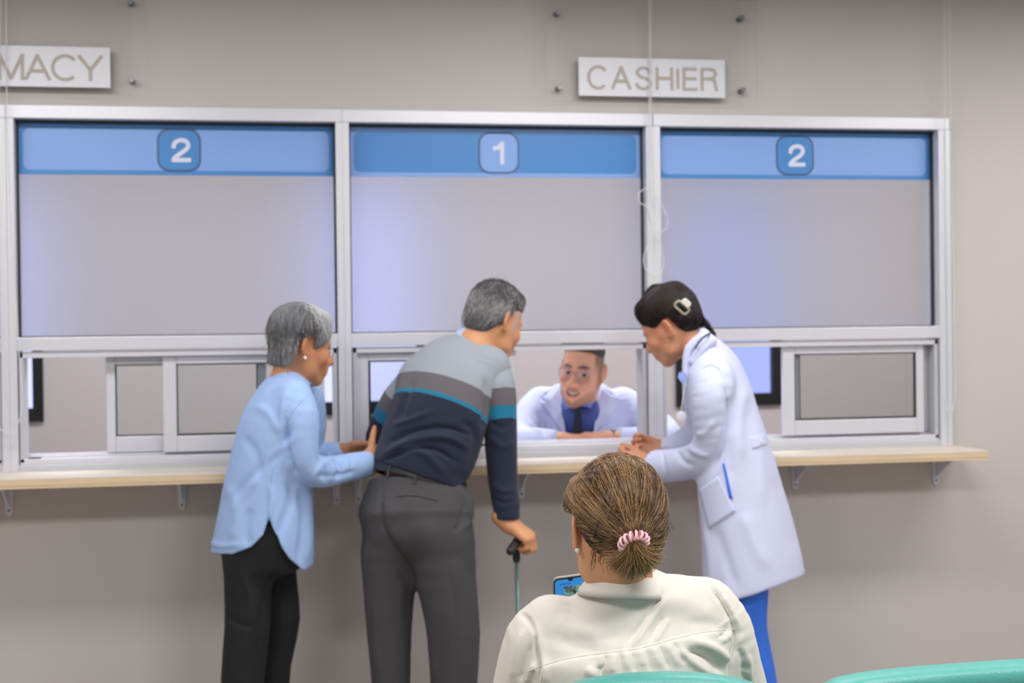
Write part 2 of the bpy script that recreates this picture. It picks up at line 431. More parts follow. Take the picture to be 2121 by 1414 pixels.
# ------------------------------------------------------------------ service windows
ZT1, ZT0, ZR1, ZR0, ZS1, ZS0 = 2.263, 2.219, 1.494, 1.450, 1.078, 1.05
mods = [(-2.80, -1.737), (-1.686, -.631), (-.585, .467), (.52, 1.583)]
def sash(win, x0, x1, y, stile=.045, bottom=.055, top=.03, stile_r=None):
    sr = stile if stile_r is None else stile_r; z0, z1 = ZS1+.022, ZR0-.022
    g = MB().box(x0, x0+stile, y, y+.022, z0, z1).box(x1-sr, x1, y, y+.022, z0, z1)
    g.box(x0+stile, x1-sr, y, y+.022, z0, z0+bottom).box(x0+stile, x1-sr, y, y+.022, z1-top, z1)
    s = g.build('sliding_sash', M_alu, win, bevel=.0025)
    gk = MB(); a, c, zz0, zz1 = x0+stile, x1-sr, z0+bottom, z1-top; e = .004
    gk.box(a, a+e, y+.004, y+.018, zz0, zz1).box(c-e, c, y+.004, y+.018, zz0, zz1).box(a, c, y+.004, y+.018, zz0, zz0+e).box(a, c, y+.004, y+.018, zz1-e, zz1)
    gk.build('gasket', M_dark, s, label='dark glazing gasket')
    MB().box(a, c, y+.008, y+.013, zz0, zz1).build('glass_pane', M_glass, s, label='clear sliding glass')
    return s
def xw(px, py=820, y=.03): return W(px, py, y)[0]
for i, (a, c) in enumerate(mods):
    w = struct(empty(f'window_{i+1}', ((a+c)/2, 0, ZS0)))
    la = mods[i-1][1] if i else -2.85; rb = mods[i+1][0] if i < 3 else XR
    fr = MB().box(a-.0255 if i else la, c+.0255 if i < 3 else rb, -.012, .10, ZT0, ZT1)
    fr.build('head_bar', M_alu, w, bevel=.002)
    MB().box((la+a)/2 if i else la, a, -.012, .10, ZS0, ZT0).build('mullion', M_alu, w, bevel=.002)
    MB().box(c, (c+rb)/2 if i < 3 else XR-.02, -.012, .10, ZS0, ZT0).build('mullion', M_alu, w, bevel=.002)
    if i == 3: MB().box(XR-.02, XR, -.016, .10, ZS0, ZT0).build('end_jamb', M_alu, w, bevel=.002)
    MB().box(a, c, -.010, .10, ZR0, ZR1).build('transom', M_alu, w, bevel=.002)
    MB().box(a, c, -.012, .11, ZS0-.02, ZS1-.006).build('sill_bar', M_alu2, w, bevel=.002)
    # upper fixed pane, set back in the frame, with dark glazing strips around it
    MB().box(a+.004, c-.004, .050, .056, ZR1+.003, ZT0-.003).build('frosted_pane', M_frost, w, label='frosted upper pane')
    g = MB().box(a, a+.006, .030, .05, ZR1, ZT0).box(c-.006, c, .030, .05, ZR1, ZT0).box(a, c, .030, .05, ZT0-.008, ZT0).box(a, c, .040, .05, ZR1, ZR1+.004)
    g.build('glazing_strip', M_dark, w, label='dark glazing strip')
    # sliding track frame
    t = .018
    tr = MB().box(a+.003, a+t, .0, .09, ZS1, ZR0-.004).box(c-t, c-.003, .0, .09, ZS1, ZR0-.004)
    tr.build('track_jamb', M_alu2, w, bevel=.002)
    MB().box(a+.003, c-.003, .0, .012, ZR0-.024, ZR0-.004).box(a+.003, c-.003, .044, .05, ZR0-.02, ZR0-.004).box(a+.003, c-.003, .082, .09, ZR0-.024, ZR0-.004).build('head_track', M_alu, w, bevel=.0015)
    MB().box(a+.003, c-.003, .0, .010, ZS1-.006, ZS1+.014).box(a+.003, c-.003, .044, .05, ZS1-.006, ZS1+.02).box(a+.003, c-.003, .080, .09, ZS1-.006, ZS1+.024).build('sill_track', M_alu, w, bevel=.0015)
    if i == 0:
        sash(w, a+t, (a+c)/2+.03, .018); sash(w, (a+c)/2-.03, c-t, .054)
    if i == 1:
        sash(w, xw(220, y=.055), xw(552, y=.055), .054, .03); sash(w, xw(338), xw(672), .018)
    if i == 2:
        sash(w, xw(738), xw(1068), .018, .042); sash(w, xw(748, y=.055), xw(1050, y=.055), .054, .03)
    if i == 3:
        sash(w, xw(1620), xw(1911), .018, .045, stile_r=.03); sash(w, xw(1640, y=.055), c-t, .054, .03)
    if i in (1, 3):
        q = W(73 if i == 1 else 1394, 945 if i == 1 else 910, .012)
        MB().box(q[0]-.02, q[0]+.02, .001, .012, ZS1+.010, ZS1+.018).build('roller_stop', M_black, w, label='black roller stop')
# ------------------------------------------------------------------ header signs on the panes
GLYPH = {'M': (.84, [[(0, 0), (0, 1), (.42, .02), (.84, 1), (.84, 0)]]), 'A': (.84, [[(0, 0), (.42, 1), (.84, 0)], [(.15, .34), (.69, .34)]]),
 'C': (.86, [[(.46+.46*math.cos(math.radians(a))*(1 if abs(math.cos(math.radians(a))) < 2 else 1), .5+.52*math.sin(math.radians(a))) for a in range(40, 325, 13)]]),
 'Y': (.80, [[(0, 1), (.40, .42), (.80, 1)], [(.40, .42), (.40, 0)]]), 'S': (.74, [cr([(.68, .74), (.60, .93), (.37, 1.01), (.12, .92), (.07, .73), (.22, .58), (.48, .49), (.69, .35), (.68, .12), (.40, -.01), (.12, .06), (.02, .27)], 4).tolist()]),
 'H': (.72, [[(0, 0), (0, 1)], [(.72, 0), (.72, 1)], [(0, .52), (.72, .52)]]), 'I': (0., [[(0, 0), (0, 1)]]), 'E': (.60, [[(.60, 0), (0, 0), (0, 1), (.58, 1)], [(0, .52), (.55, .52)]]),
 'R': (.70, [[(0, 0), (0, 1), (.42, 1), (.60, .95), (.68, .77), (.60, .60), (.42, .53), (0, .53)], [(.42, .53), (.60, .46), (.66, .30), (.67, .12), (.72, 0)]]), 'P': (.66, [[(0, 0), (0, 1), (.42, 1), (.60, .94), (.67, .74), (.60, .55), (.42, .48), (0, .48)]]),
 '2': (.66, [cr([(.04, .68), (.09, .87), (.30, 1), (.53, .95), (.63, .75), (.54, .54), (.33, .35), (.10, .14), (.03, 0)], 4).tolist()+[(.66, 0)]]), '1': (.42, [[(.0, .74), (.20, .80), (.30, .98)], [(.32, 1), (.32, 0)]])}
def text(name, body, h, m, parent, x0, x1, y, z0, stroke, th=.0012, sx=1.):
    # strokes as thin raised strips with mitred bends: each letter fitted between x0 and x1
    adv = sum(GLYPH[c][0] for c in body)*h*sx; gap = (x1-x0-stroke-adv)/max(len(body)-1, 1); b = MB(); x = x0+stroke/2
    for c in body:
        w, pls = GLYPH[c]
        parts = []
        for pl in pls:      # break the stroke at sharp corners
            pl = np.array(pl, float); cur = [pl[0]]
            for q in range(1, len(pl)):
                cur.append(pl[q])
                if q < len(pl)-1 and nrm(pl[q]-pl[q-1])@nrm(pl[q+1]-pl[q]) < .45: parts.append(cur); cur = [pl[q]]
            parts.append(cur)
        for k, pl in enumerate(parts):
            p = np.array(pl)*[h*sx, h-stroke]+[x, z0+stroke/2]; d = np.diff(p, axis=0); d /= np.linalg.norm(d, axis=1)[:, None]
            p[0] -= d[0]*stroke*.42*(len(parts) > 1); p[-1] += d[-1]*stroke*.42*(len(parts) > 1)
            L, R = [], []
            for q in range(len(p)):
                a, e = d[max(q-1, 0)], d[min(q, len(d)-1)]; t = a+e; t = t/np.linalg.norm(t) if np.linalg.norm(t) > .2 else e
                n = np.array([-t[1], t[0]]); ml = min(1/max(abs(n@np.array([-e[1], e[0]])), .3), 1.9)*stroke/2; L.append(p[q]+n*ml); R.append(p[q]-n*ml)
            yy = y-.0004*k; n0 = len(b.v); N = len(p)
            for q in range(N): b.v += [(L[q][0], yy, L[q][1]), (R[q][0], yy, R[q][1]), (R[q][0], yy-th, R[q][1]), (L[q][0], yy-th, L[q][1])]
            for q in range(N-1):
                u = n0+4*q; b.f += [(u+r_, u+(r_+1) % 4, u+4+(r_+1) % 4, u+4+r_) for r_ in range(4)]
            b.f += [(n0, n0+3, n0+2, n0+1), (n0+4*N-4, n0+4*N-3, n0+4*N-2, n0+4*N-1)]
        x += w*h*sx+gap
    return b.build(name, m, parent)
def flat(poly, cx, cz, y, th): return [(cx+p[0], y, cz+p[1]) for p in poly], (0, -th, 0)
names = ['blue header film above the far left window', 'light blue header sign with a 2 in a blue badge above the left window',
         'mid blue header sign with a 1 in a pale badge above the middle window', 'light blue header sign with a 2 in a blue badge above the right window']
ZB1, ZB0 = ZT0-.006, 2.040
for i in (1, 2, 3):
    a, c = mods[i]; y = .0495; L = empty('header_sign', ((a+c)/2, y, ZB0), names[i], 'sign')
    L['group'] = 'numbered header signs'
    outer, inner = (M_mblue, M_lblue) if i != 2 else (M_lblue, M_mblue)
    MB().box(a+.006, c-.006, y-.0006, y, ZB0, ZB1).build('band', outer, L)
    w, h = c-a-.04, ZB1-ZB0-.034; cx, cz = (a+c)/2, (ZB0+ZB1)/2-.002
    MB().prism(*flat(rrect(w, h, .022), cx, cz, y-.0008, .0005)[:1], (0, 0, 0), (0, -.0005, 0)).build('inset_panel', inner, L)
    bx = W({1: 371, 2: 1033, 3: 1646}[i], {1: 311, 2: 317, 3: 322}[i], y); cx, cz = bx[0], bx[2]; s = .146
    MB().prism([(cx+p[0], y-.0016, cz+p[1]) for p in rrect(s, s, .04)], (0, 0, 0), (0, -.0006, 0)).build('badge_outline', M_outl, L)
    MB().prism([(cx+p[0], y-.0025, cz+p[1]) for p in rrect(s-.012, s-.012, .036)], (0, 0, 0), (0, -.0006, 0)).build('badge', outer, L)
    text('numeral', '1' if i == 2 else '2', .082, M_num, L, cx-(.022 if i == 2 else .028), cx+(.018 if i == 2 else .028), y-.0032, cz-.041, .0145, .0005)
# ------------------------------------------------------------------ wall signs
def wall_sign(label, px0, py0, px1, py1, ax0, ay0, ax1, ay1, txt, bolts, tsize, tx, sx=1.):
    q0, q1 = W(px0, py0, -.03), W(px1, py1, -.03); A0, A1 = W(ax0, ay0, -.022), W(ax1, ay1, -.022)
    e = empty('wall_sign', ((q0[0]+q1[0])/2, 0, (q0[2]+q1[2])/2), label, 'sign')
    MB().box(A0[0], A1[0], -.022, -.017, A1[2], A0[2]).build('acrylic_panel', M_acryl, e, bevel=.001, label='clear acrylic backing panel')
    MB().box(q0[0], q1[0], -.031, -.0222, q1[2], q0[2]).build('nameplate', M_white, e, bevel=.0008)
    text('lettering', txt, tsize, M_letter, e, tx[0], tx[1], -.0312, (q0[2]+q1[2])/2-tsize/2-.003, .0105, .0016, sx)
    for p in bolts:
        c = W(*p, -.03); MB().disc((c[0], .012, c[2]), (0, -1, 0), .0095, .042, 16).build('standoff', M_steel, e, bevel=.001)
wall_sign('white CASHIER nameplate on a clear acrylic panel', 1198, 118, 1502, 203, 1129, -12, 1569, 216, 'CASHIER', [(1157, 25), (1160, 180), (1538, 36), (1540, 186)], .083, (W(1216, 160, -.03)[0], W(1486, 160, -.03)[0]), .9)
wall_sign('white PHARMACY nameplate cut by the photo edge', -265, 88, 229, 182, -340, -40, 304, 197, 'PHARMACY', [(-300, -20), (-298, 150), (270, 3), (272, 165)], .086, (W(-204, 130, -.03)[0], W(213, 140, -.03)[0]), 1.0)
# ------------------------------------------------------------------ ledge with brackets
M_wood = mat('pale_pine_edge', (214, 190, 158), .5, var=.10, vscale=5, stretch=(1, 8, 26))
M_ltop = mat('ledge_top', (214, 204, 192), .45, var=.04, vscale=4, stretch=(1, 6, 6))
led = empty('service_ledge', (0, -.12, 1.02), 'pale wooden ledge running under the service windows', 'shelf')
MB().box(-3.2, 1.645, -.25, .0115, 1.026, 1.046).build('pine_board', M_wood, led, bevel=.002)
MB().box(-3.2, 1.645, -.25, .0115, 1.0462, 1.050).build('laminate_top', M_ltop, led, bevel=.001, label='pale laminate top')
MB().box(-3.2, 1.645, -.2495, -.235, 1.0185, 1.0258).build('edge_strip', M_wood, led)
for px, py in ((-300, 1020), (17, 1012), (376, 1004), (697, 995), (742, 994), (1080, 985), (1648, 965), (1940, 952)):
    x = W(px, py, 0)[0]
    pr = [(x-.016, .0105, 1.025), (x+.016, .0105, 1.025), (x+.011, .0105, .915), (x+.006, .0105, .905), (x-.006, .0105, .905), (x-.011, .0105, .915)]
    k = MB().prism(pr, (0, 0, 0), (0, -.006, 0)).box(x-.016, x+.016, -.20, .0105, 1.0195, 1.0255).prism([(x-.0025, .006, 1.02), (x-.0025, -.15, 1.02), (x-.0025, .006, .93)], (0, 0, 0), (.005, 0, 0)).build('bracket', M_white, led, bevel=.001, label='white shelf bracket')
    MB().disc((x, .005, .922), (0, -1, 0), .0042, .003, 10).build('screw', M_steel, k, label='steel screw')
# office desk behind the windows
M_desk = mat('desk_white', (226, 226, 232), .4)
dk = empty('office_desk', (.2, .45, 0), 'white desk top behind the middle window', 'desk')
MB().box(-1.6, 1.55, .14, .60, 1.03, 1.06).build('desk_top', M_desk, dk, bevel=.003)
for x in (-1.5, 0, 1.45): MB().box(x-.02, x+.02, .16, .30, 0, 1.03).build('desk_panel', M_desk, dk)
# ------------------------------------------------------------------ blind cords
def cord(label, paths, rad=.0029, pitch=.0068):
    V = []; Fq = []; ico = bmesh.new(); bmesh.ops.create_icosphere(ico, subdivisions=1, radius=1)
    iv = np.array([v.co[:] for v in ico.verts]); fi = [[v.index for v in f.verts] for f in ico.faces]; ico.free()
    o0 = paths[0][0]; e = empty('blind_cord', o0, label, 'cord'); e['group'] = 'beaded blind cords'; b = MB()
    for pth in paths:
        q = cr(pth, 12); s = np.concatenate([[0], np.cumsum(np.linalg.norm(np.diff(q, axis=0), axis=1))])
        t = np.arange(0, s[-1], pitch); c = np.stack([np.interp(t, s, q[:, i]) for i in range(3)], 1)
        for x in c: n = len(V); V.extend(iv*rad+x); Fq.extend([[n+i for i in f] for f in fi])
        b.tube(q, .0009, 5)
    addmesh('beads', V, np.array(Fq), M_cord, e, True, kind='stuff'); b.build('string', M_cord, e)
yc = -.05
def wp(l, y=yc): return [W(a, b_, y) for a, b_ in l]
cord('beaded blind cord hanging at the left edge in a long loop', [wp([(12, -60), (14, 200), (22, 450), (34, 640), (40, 740), (46, 830), (38, 875), (22, 896), (5, 892), (-10, 870), (-18, 800), (-8, 500), (-2, 200), (2, -60)])])
cord('beaded blind cord knotted in two loops before the right mullion', [wp([(1344, -60), (1345, 150), (1346, 385), (1358, 405), (1374, 430), (1383, 455), (1378, 475), (1362, 480), (1350, 465), (1340, 430), (1326, 420), (1322, 402), (1334, 392), (1346, 388)]),
      wp([(1346, 388), (1342, 420), (1352, 470), (1366, 500), (1375, 535), (1372, 560), (1355, 571), (1338, 558), (1333, 535), (1340, 510), (1352, 478), (1344, 430), (1349, 386), (1348, 150), (1348, -60)], yc-.006)])
cord('beaded blind cord hanging as a slim loop right of the frame', [wp([(1956, -60), (1957, 300), (1957, 600), (1955, 780), (1958, 830), (1967, 856), (1976, 835), (1978, 780), (1974, 500), (1968, 200), (1966, -60)])])
# ------------------------------------------------------------------ bodies: shared head and hand
class Frame:
    def __init__(s, c, fwd, up, sc_=1., k=(1, 1, 1)):
        s.c = np.asarray(c, float); s.y = nrm(fwd); u = np.asarray(up, float); s.z = nrm(u-s.y*(u@s.y)); s.x = np.cross(s.y, s.z); s.s = sc_
        s.R = np.array([s.x, s.y, s.z]); s.k = np.array(k, float)
    def __call__(s, x, y, z): return s.c+s.s*(s.x*x*s.k[0]+s.y*y*s.k[1]+s.z*z*s.k[2])
    def loc(s, V): return ((np.asarray(V)-s.c)@s.R.T)/s.s/s.k
def head(f, H, ear=(-.015, -.005), neck=None, smile=False, jaw=1.):
    q = H.s
    E = lambda c, r, k=.02, op='u': f.ell(H(*c), np.array(r)*q*H.k, H.R, k*q, op)
    K = lambda a, b, ra, rb, k=.015, op='u': f.cone(H(*a), H(*b), ra*q, rb*q, k*q, op)
    E((0, -.012, .03), (.074, .096, .087)); E((0, .028, -.03), (.059, .058, .078), .03)
    for x in (-1, 1):
        K((x*.052, -.004, -.04), (x*.044*jaw, .024, -.08), .02, .018, .03); K((x*.044*jaw, .024, -.08), (x*.012, .070, -.098), .018, .016, .03)
        E((x*.038, .062, -.03), (.024, .024, .024), .02)                       # cheek
        K((x*.012, .084, .017), (x*.045, .066, .016), .009, .008, .014)          # brow ridge
        E((x*.031, .098, .0), (.018, .013, .012), .014, 's'); E((x*.031, .089, -.003), (.0145, .014, .0044), .003, 's')   # eye socket and lid opening
        E((x*.013, .097, -.036), (.009, .010, .008), .008)                       # nostril wing
        er = np.array([[x*.86, .51, 0], [-x*.51, .86, 0], [0, 0, 1.]])@H.R
        f.ell(H(x*.080, ear[0], ear[1]), np.array([.0065, .0195, .033])*q, er, .006*q); f.ell(H(x*.089, ear[0]+.007, ear[1]+.003), np.array([.0065, .010, .018])*q, er, .005*q, 's')
        E((x*.077, ear[0]+.008, ear[1]-.028), (.007, .010, .011), .006)            # lobe
    K((0, .084, .008), (0, .110, -.028), .008, .0115, .014); E((0, .108, -.032), (.012, .012, .010), .008)
    K((-.013, .0945, -.058), (.013, .0945, -.058), .007, .007, .012); K((-.012, .093, -.073), (.012, .093, -.073), .0085, .0085, .012)
    E((0, .080, -.098), (.020, .017, .015), .018); E((0, .075, -.060), (.033, .0245, .026), .02); E((0, .087, -.051), (.016, .011, .013), .01)
    if smile:
        E((0, .105, -.069), (.019, .019, .0085), .004, 's'); E((-.018, .101, -.0645), (.011, .018, .0055), .004, 's'); E((.018, .101, -.0645), (.011, .018, .0055), .004, 's')
    else: K((-.012, .1045, -.0655), (.012, .1045, -.0655), .003, .003, .004, 's')
    if neck is not None:
        for a, b, ra, rb in neck: f.cone(a, b, ra, rb, .03)
    return f
def face_colors(H, V, base, lips=(176, 92, 84), brow=(70, 55, 48), stubble=None, smile=False, lipw=.45, blush=(196, 120, 92)):
    L = H.loc(V); x, y, z = L.T; base = np.array(lin(base)[:3]); C = np.tile(base, (len(V), 1))
    def mix(c, w): nonlocal C; w = np.clip(w, 0, 1)[:, None]; C = C*(1-w)+np.array(lin(c)[:3])*w
    near = (np.abs(z) < .13) & (np.abs(x) < .1)
    mix(blush, .5*np.exp(-((np.abs(x)-.042)/.02)**2-((z+.03)/.02)**2)*(y > .03)*near)
    mix(blush, .45*np.exp(-((np.abs(x)-.082)/.012)**2-((z+.005)/.03)**2)*near)
    mix(blush, .2*np.exp(-(x/.014)**2-((z+.03)/.012)**2)*(y > .09)*near)
    if stubble is not None:
        w = np.clip((-.030-z)/.075, 0, 1)*np.clip((y+.01)/.05, 0, 1)
        w = np.maximum(w*np.clip((np.abs(x)-.018)/.012+(-.082-z)/.008, 0, 1), np.exp(-((z+.0505)/.0055)**2-(x/.026)**4)*(y > .08)*.8)
        w = np.maximum(w, np.clip((np.abs(x)-.055)/.01, 0, 1)*np.clip((y+.005)/.01, 0, 1)*np.clip((.03-y)/.02, 0, 1)*(z > -.06)*(z < .02)*.9)
        mix(stubble, w*.66*near)
    mix(lips, np.exp(-(x/.024)**6-((z+.0655)/.0145)**6)*(y > .078)*near*lipw)
    if smile: mix((92, 40, 38), np.exp(-(x/.021)**4-((z+.0668)/.0062)**4)*(y < .0965)*(y > .07)*near*1.2)
    if brow is not None: mix(brow, 1.2*np.exp(-((z-.022+.15*np.abs(np.abs(x)-.03))/.0055)**2-((np.abs(x)-.030)/.020)**4)*(y > .055)*near*.85)
    return C
def eyes(H, parent, gaze=(0, 1, 0)):
    for x in (-1, 1):
        c = H(x*.0308, .0705, -.003); r = .0128*H.s; g = nrm(H.R.T@np.array(gaze))
        bm = bmesh.new(); bmesh.ops.create_uvsphere(bm, u_segments=20, v_segments=14, radius=r)
        V = np.array([v.co[:] for v in bm.verts]); F_ = [[v.index for v in f.verts] for f in bm.faces]; bm.free()
        o = addmesh('eye', V+c, F_, MATS['eye'], parent, True)
        d = (V/r)@g; C = np.tile(np.array(lin((205, 196, 190))[:3]), (len(V), 1)); C[d > .82] = lin((70, 45, 30))[:3]; C[d > .955] = (.01, .01, .01)
        color_attr(o, C)
def hand(f, w, ydir, xdir, curl=25., s=1., thumb=(.75, .62, -.25), tcurl=20., spread=3., right=False, curls=None):
    # w: wrist; ydir: along the fingers; xdir: thumb side; back of hand = +n
    y = nrm(ydir); x = np.asarray(xdir, float); x = nrm(x-y*(x@y)); n = np.cross(y, x) if right else np.cross(x, y)
    return _hand(f, np.asarray(w, float), x, y, n, curl, s, thumb, tcurl, spread, curls)
def _hand(f, w, x, y, n, curl, s, thumb, tcurl, spread, curls):
    B = [(.029, .086, .078), (.010, .090, .086), (-.009, .086, .080), (-.026, .078, .062)]
    f.cone(w-y*.03*s, w+y*.012*s, .026*s, .027*s, .02)
    for i, (bx, by, L) in enumerate(B):
        k = w+s*(x*bx+y*by); f.cone(w+s*(x*bx*.55+y*.012), k, .0165*s, .0115*s, .016)
        cu = curls[i] if curls is not None else (curl, curl*1.25, curl*.8)
        a = 0.; p = k; d0 = nrm(y+x*math.radians(spread)*(1.5-i)); r0 = .0098*s if i < 3 else .0085*s
        for j, (fr, c) in enumerate(zip((.46, .30, .24), cu)):
            a += math.radians(c); d = d0*math.cos(a)-n*math.sin(a); e = p+d*L*fr*s
            f.cone(p, e, r0*(1-.09*j), r0*(1-.09*(j+1)), .004); p = e
    t0 = w+s*(x*.018+y*.02-n*.006); td = nrm(x*thumb[0]+y*thumb[1]+n*thumb[2])
    t1 = t0+td*.044*s; td2 = nrm(td+(y*.5-x*.25-n*.35)*math.radians(tcurl)*2); t2 = t1+td2*.034*s; t3 = t2+nrm(td2+(y*.3-x*.3-n*.3)*math.radians(tcurl))*.026*s
    f.cone(t0, t1, .0155*s, .0125*s, .016); f.cone(t1, t2, .0122*s, .0108*s, .006); f.cone(t2, t3, .0108*s, .0088*s, .005)
def R3(px, py, z, w, hw, hd): return (P(px, py, z), D3(*w), hw, hd)
def skin_obj(name, V, Q, parent, C):
    o = addmesh(name, V, Q, MATS['skin'], parent, True); color_attr(o, C); return o
mat('skin', (200, 150, 120), .48, attr='Col', bump=.08, bscale=260, sss=.12, spec=.4)
mat('eye', (230, 225, 220), .15, attr='Col')
mat('pearl', (236, 230, 224), .2, spec=.7)
def hair_mat(name, c0, c1, c2, rough=.38, nscale=30., bias=.0):
    m = bpy.data.materials.new(name); m.use_nodes = True; nt = m.node_tree; b = nt.nodes['Principled BSDF']
    b.inputs['Roughness'].default_value = rough; b.inputs['Specular IOR Level'].default_value = .35
    ad = nt.nodes.new('ShaderNodeAttribute'); ad.attribute_name = 'tone'
    cr_ = nt.nodes.new('ShaderNodeValToRGB'); e = cr_.color_ramp.elements
    e[0].position = .1; e[0].color = lin(c0); e[1].position = .92; e[1].color = lin(c2); k = e.new(.5); k.color = lin(c1)
    nt.links.new(ad.outputs['Fac'], cr_.inputs[0]); nt.links.new(cr_.outputs[0], b.inputs['Base Color'])
    MATS[name] = m; return m
def slerp(a, b, t):
    w = math.acos(max(-1, min(1, float(a@b)))); 
    return a if w < 1e-4 else (a*math.sin((1-t)*w)+b*math.sin(t*w))/math.sin(w)
def flow(tree, H, c, d0, d1, n=10, lift=.001, wig=.0, t1=1.):
    # a strand hugging the hair surface, from head-local direction d0 to d1 seen from head-local centre c
    o = Vector(H(*c)); out = []; ph = rng.uniform(0, 6.3); fq = rng.uniform(4, 9); sd = nrm(np.cross(d0, d1)+1e-6)
    for i in range(n):
        t = t1*i/(n-1); d = slerp(d0, d1, t); d = nrm(d+sd*wig*math.sin(fq*t+ph)*math.sin(math.pi*min(1, t)))
        w = H.R.T@d; h = tree.ray_cast(o+Vector(w)*.4, -Vector(w))
        if h[0] is None: break
        out.append(np.array(h[0])+np.array(h[1])*lift)
    return out
def pearl(parent, c, r):
    bm = bmesh.new(); bmesh.ops.create_uvsphere(bm, u_segments=18, v_segments=12, radius=r)
    V = np.array([v.co[:] for v in bm.verts])+c; F_ = [[v.index for v in f.verts] for f in bm.faces]; bm.free()
    addmesh('pearl_earring', V, F_, MATS['pearl'], parent, True, label='white pearl earring')
def floor_empty(px, py, z, label, name='person', cat='person'):
    p = P(px, py, z); return empty(name, (p[0], p[1], 0), label, cat)
def shoe(parent, ankle, d, m, L=.25):
    d = nrm(np.array([d[0], d[1], 0.])); a = np.array([ankle[0], ankle[1], 0.]); s = np.array([-d[1], d[0], 0])
    f = Field(.006); f.cone(a-d*.05+[0, 0, .045], a+d*.05+[0, 0, .05], .04, .042, .02); f.cone(a+d*.05+[0, 0, .045], a+d*(L-.09)+[0, 0, .034], .042, .032, .02)
    f.cone(a-d*.02+[0, 0, .06], a-d*.02+[0, 0, .11], .04, .042, .02); f.cut(lambda X, Y, Z: .003-Z+0*X+0*Y)
    V, Q = f.mesh(1); addmesh('shoe', V, Q, m, parent, True)
def under(px, py, z, dx=0, dz=0.):
    p = P(px, py, z); return np.array([p[0], p[1], 0])

_tn = rng.normal(size=(40, 3))*6; _tp = rng.uniform(0, 6.3, 40)
def streak(d, rnd=.28, gain=1.):     # lock-scale tone: smooth in direction, with some per-strand scatter
    return float(np.clip(.5+gain*np.sin(_tn@d*2.2+_tp).sum()/22+rng.normal(0, rnd*.5), 0, 1))
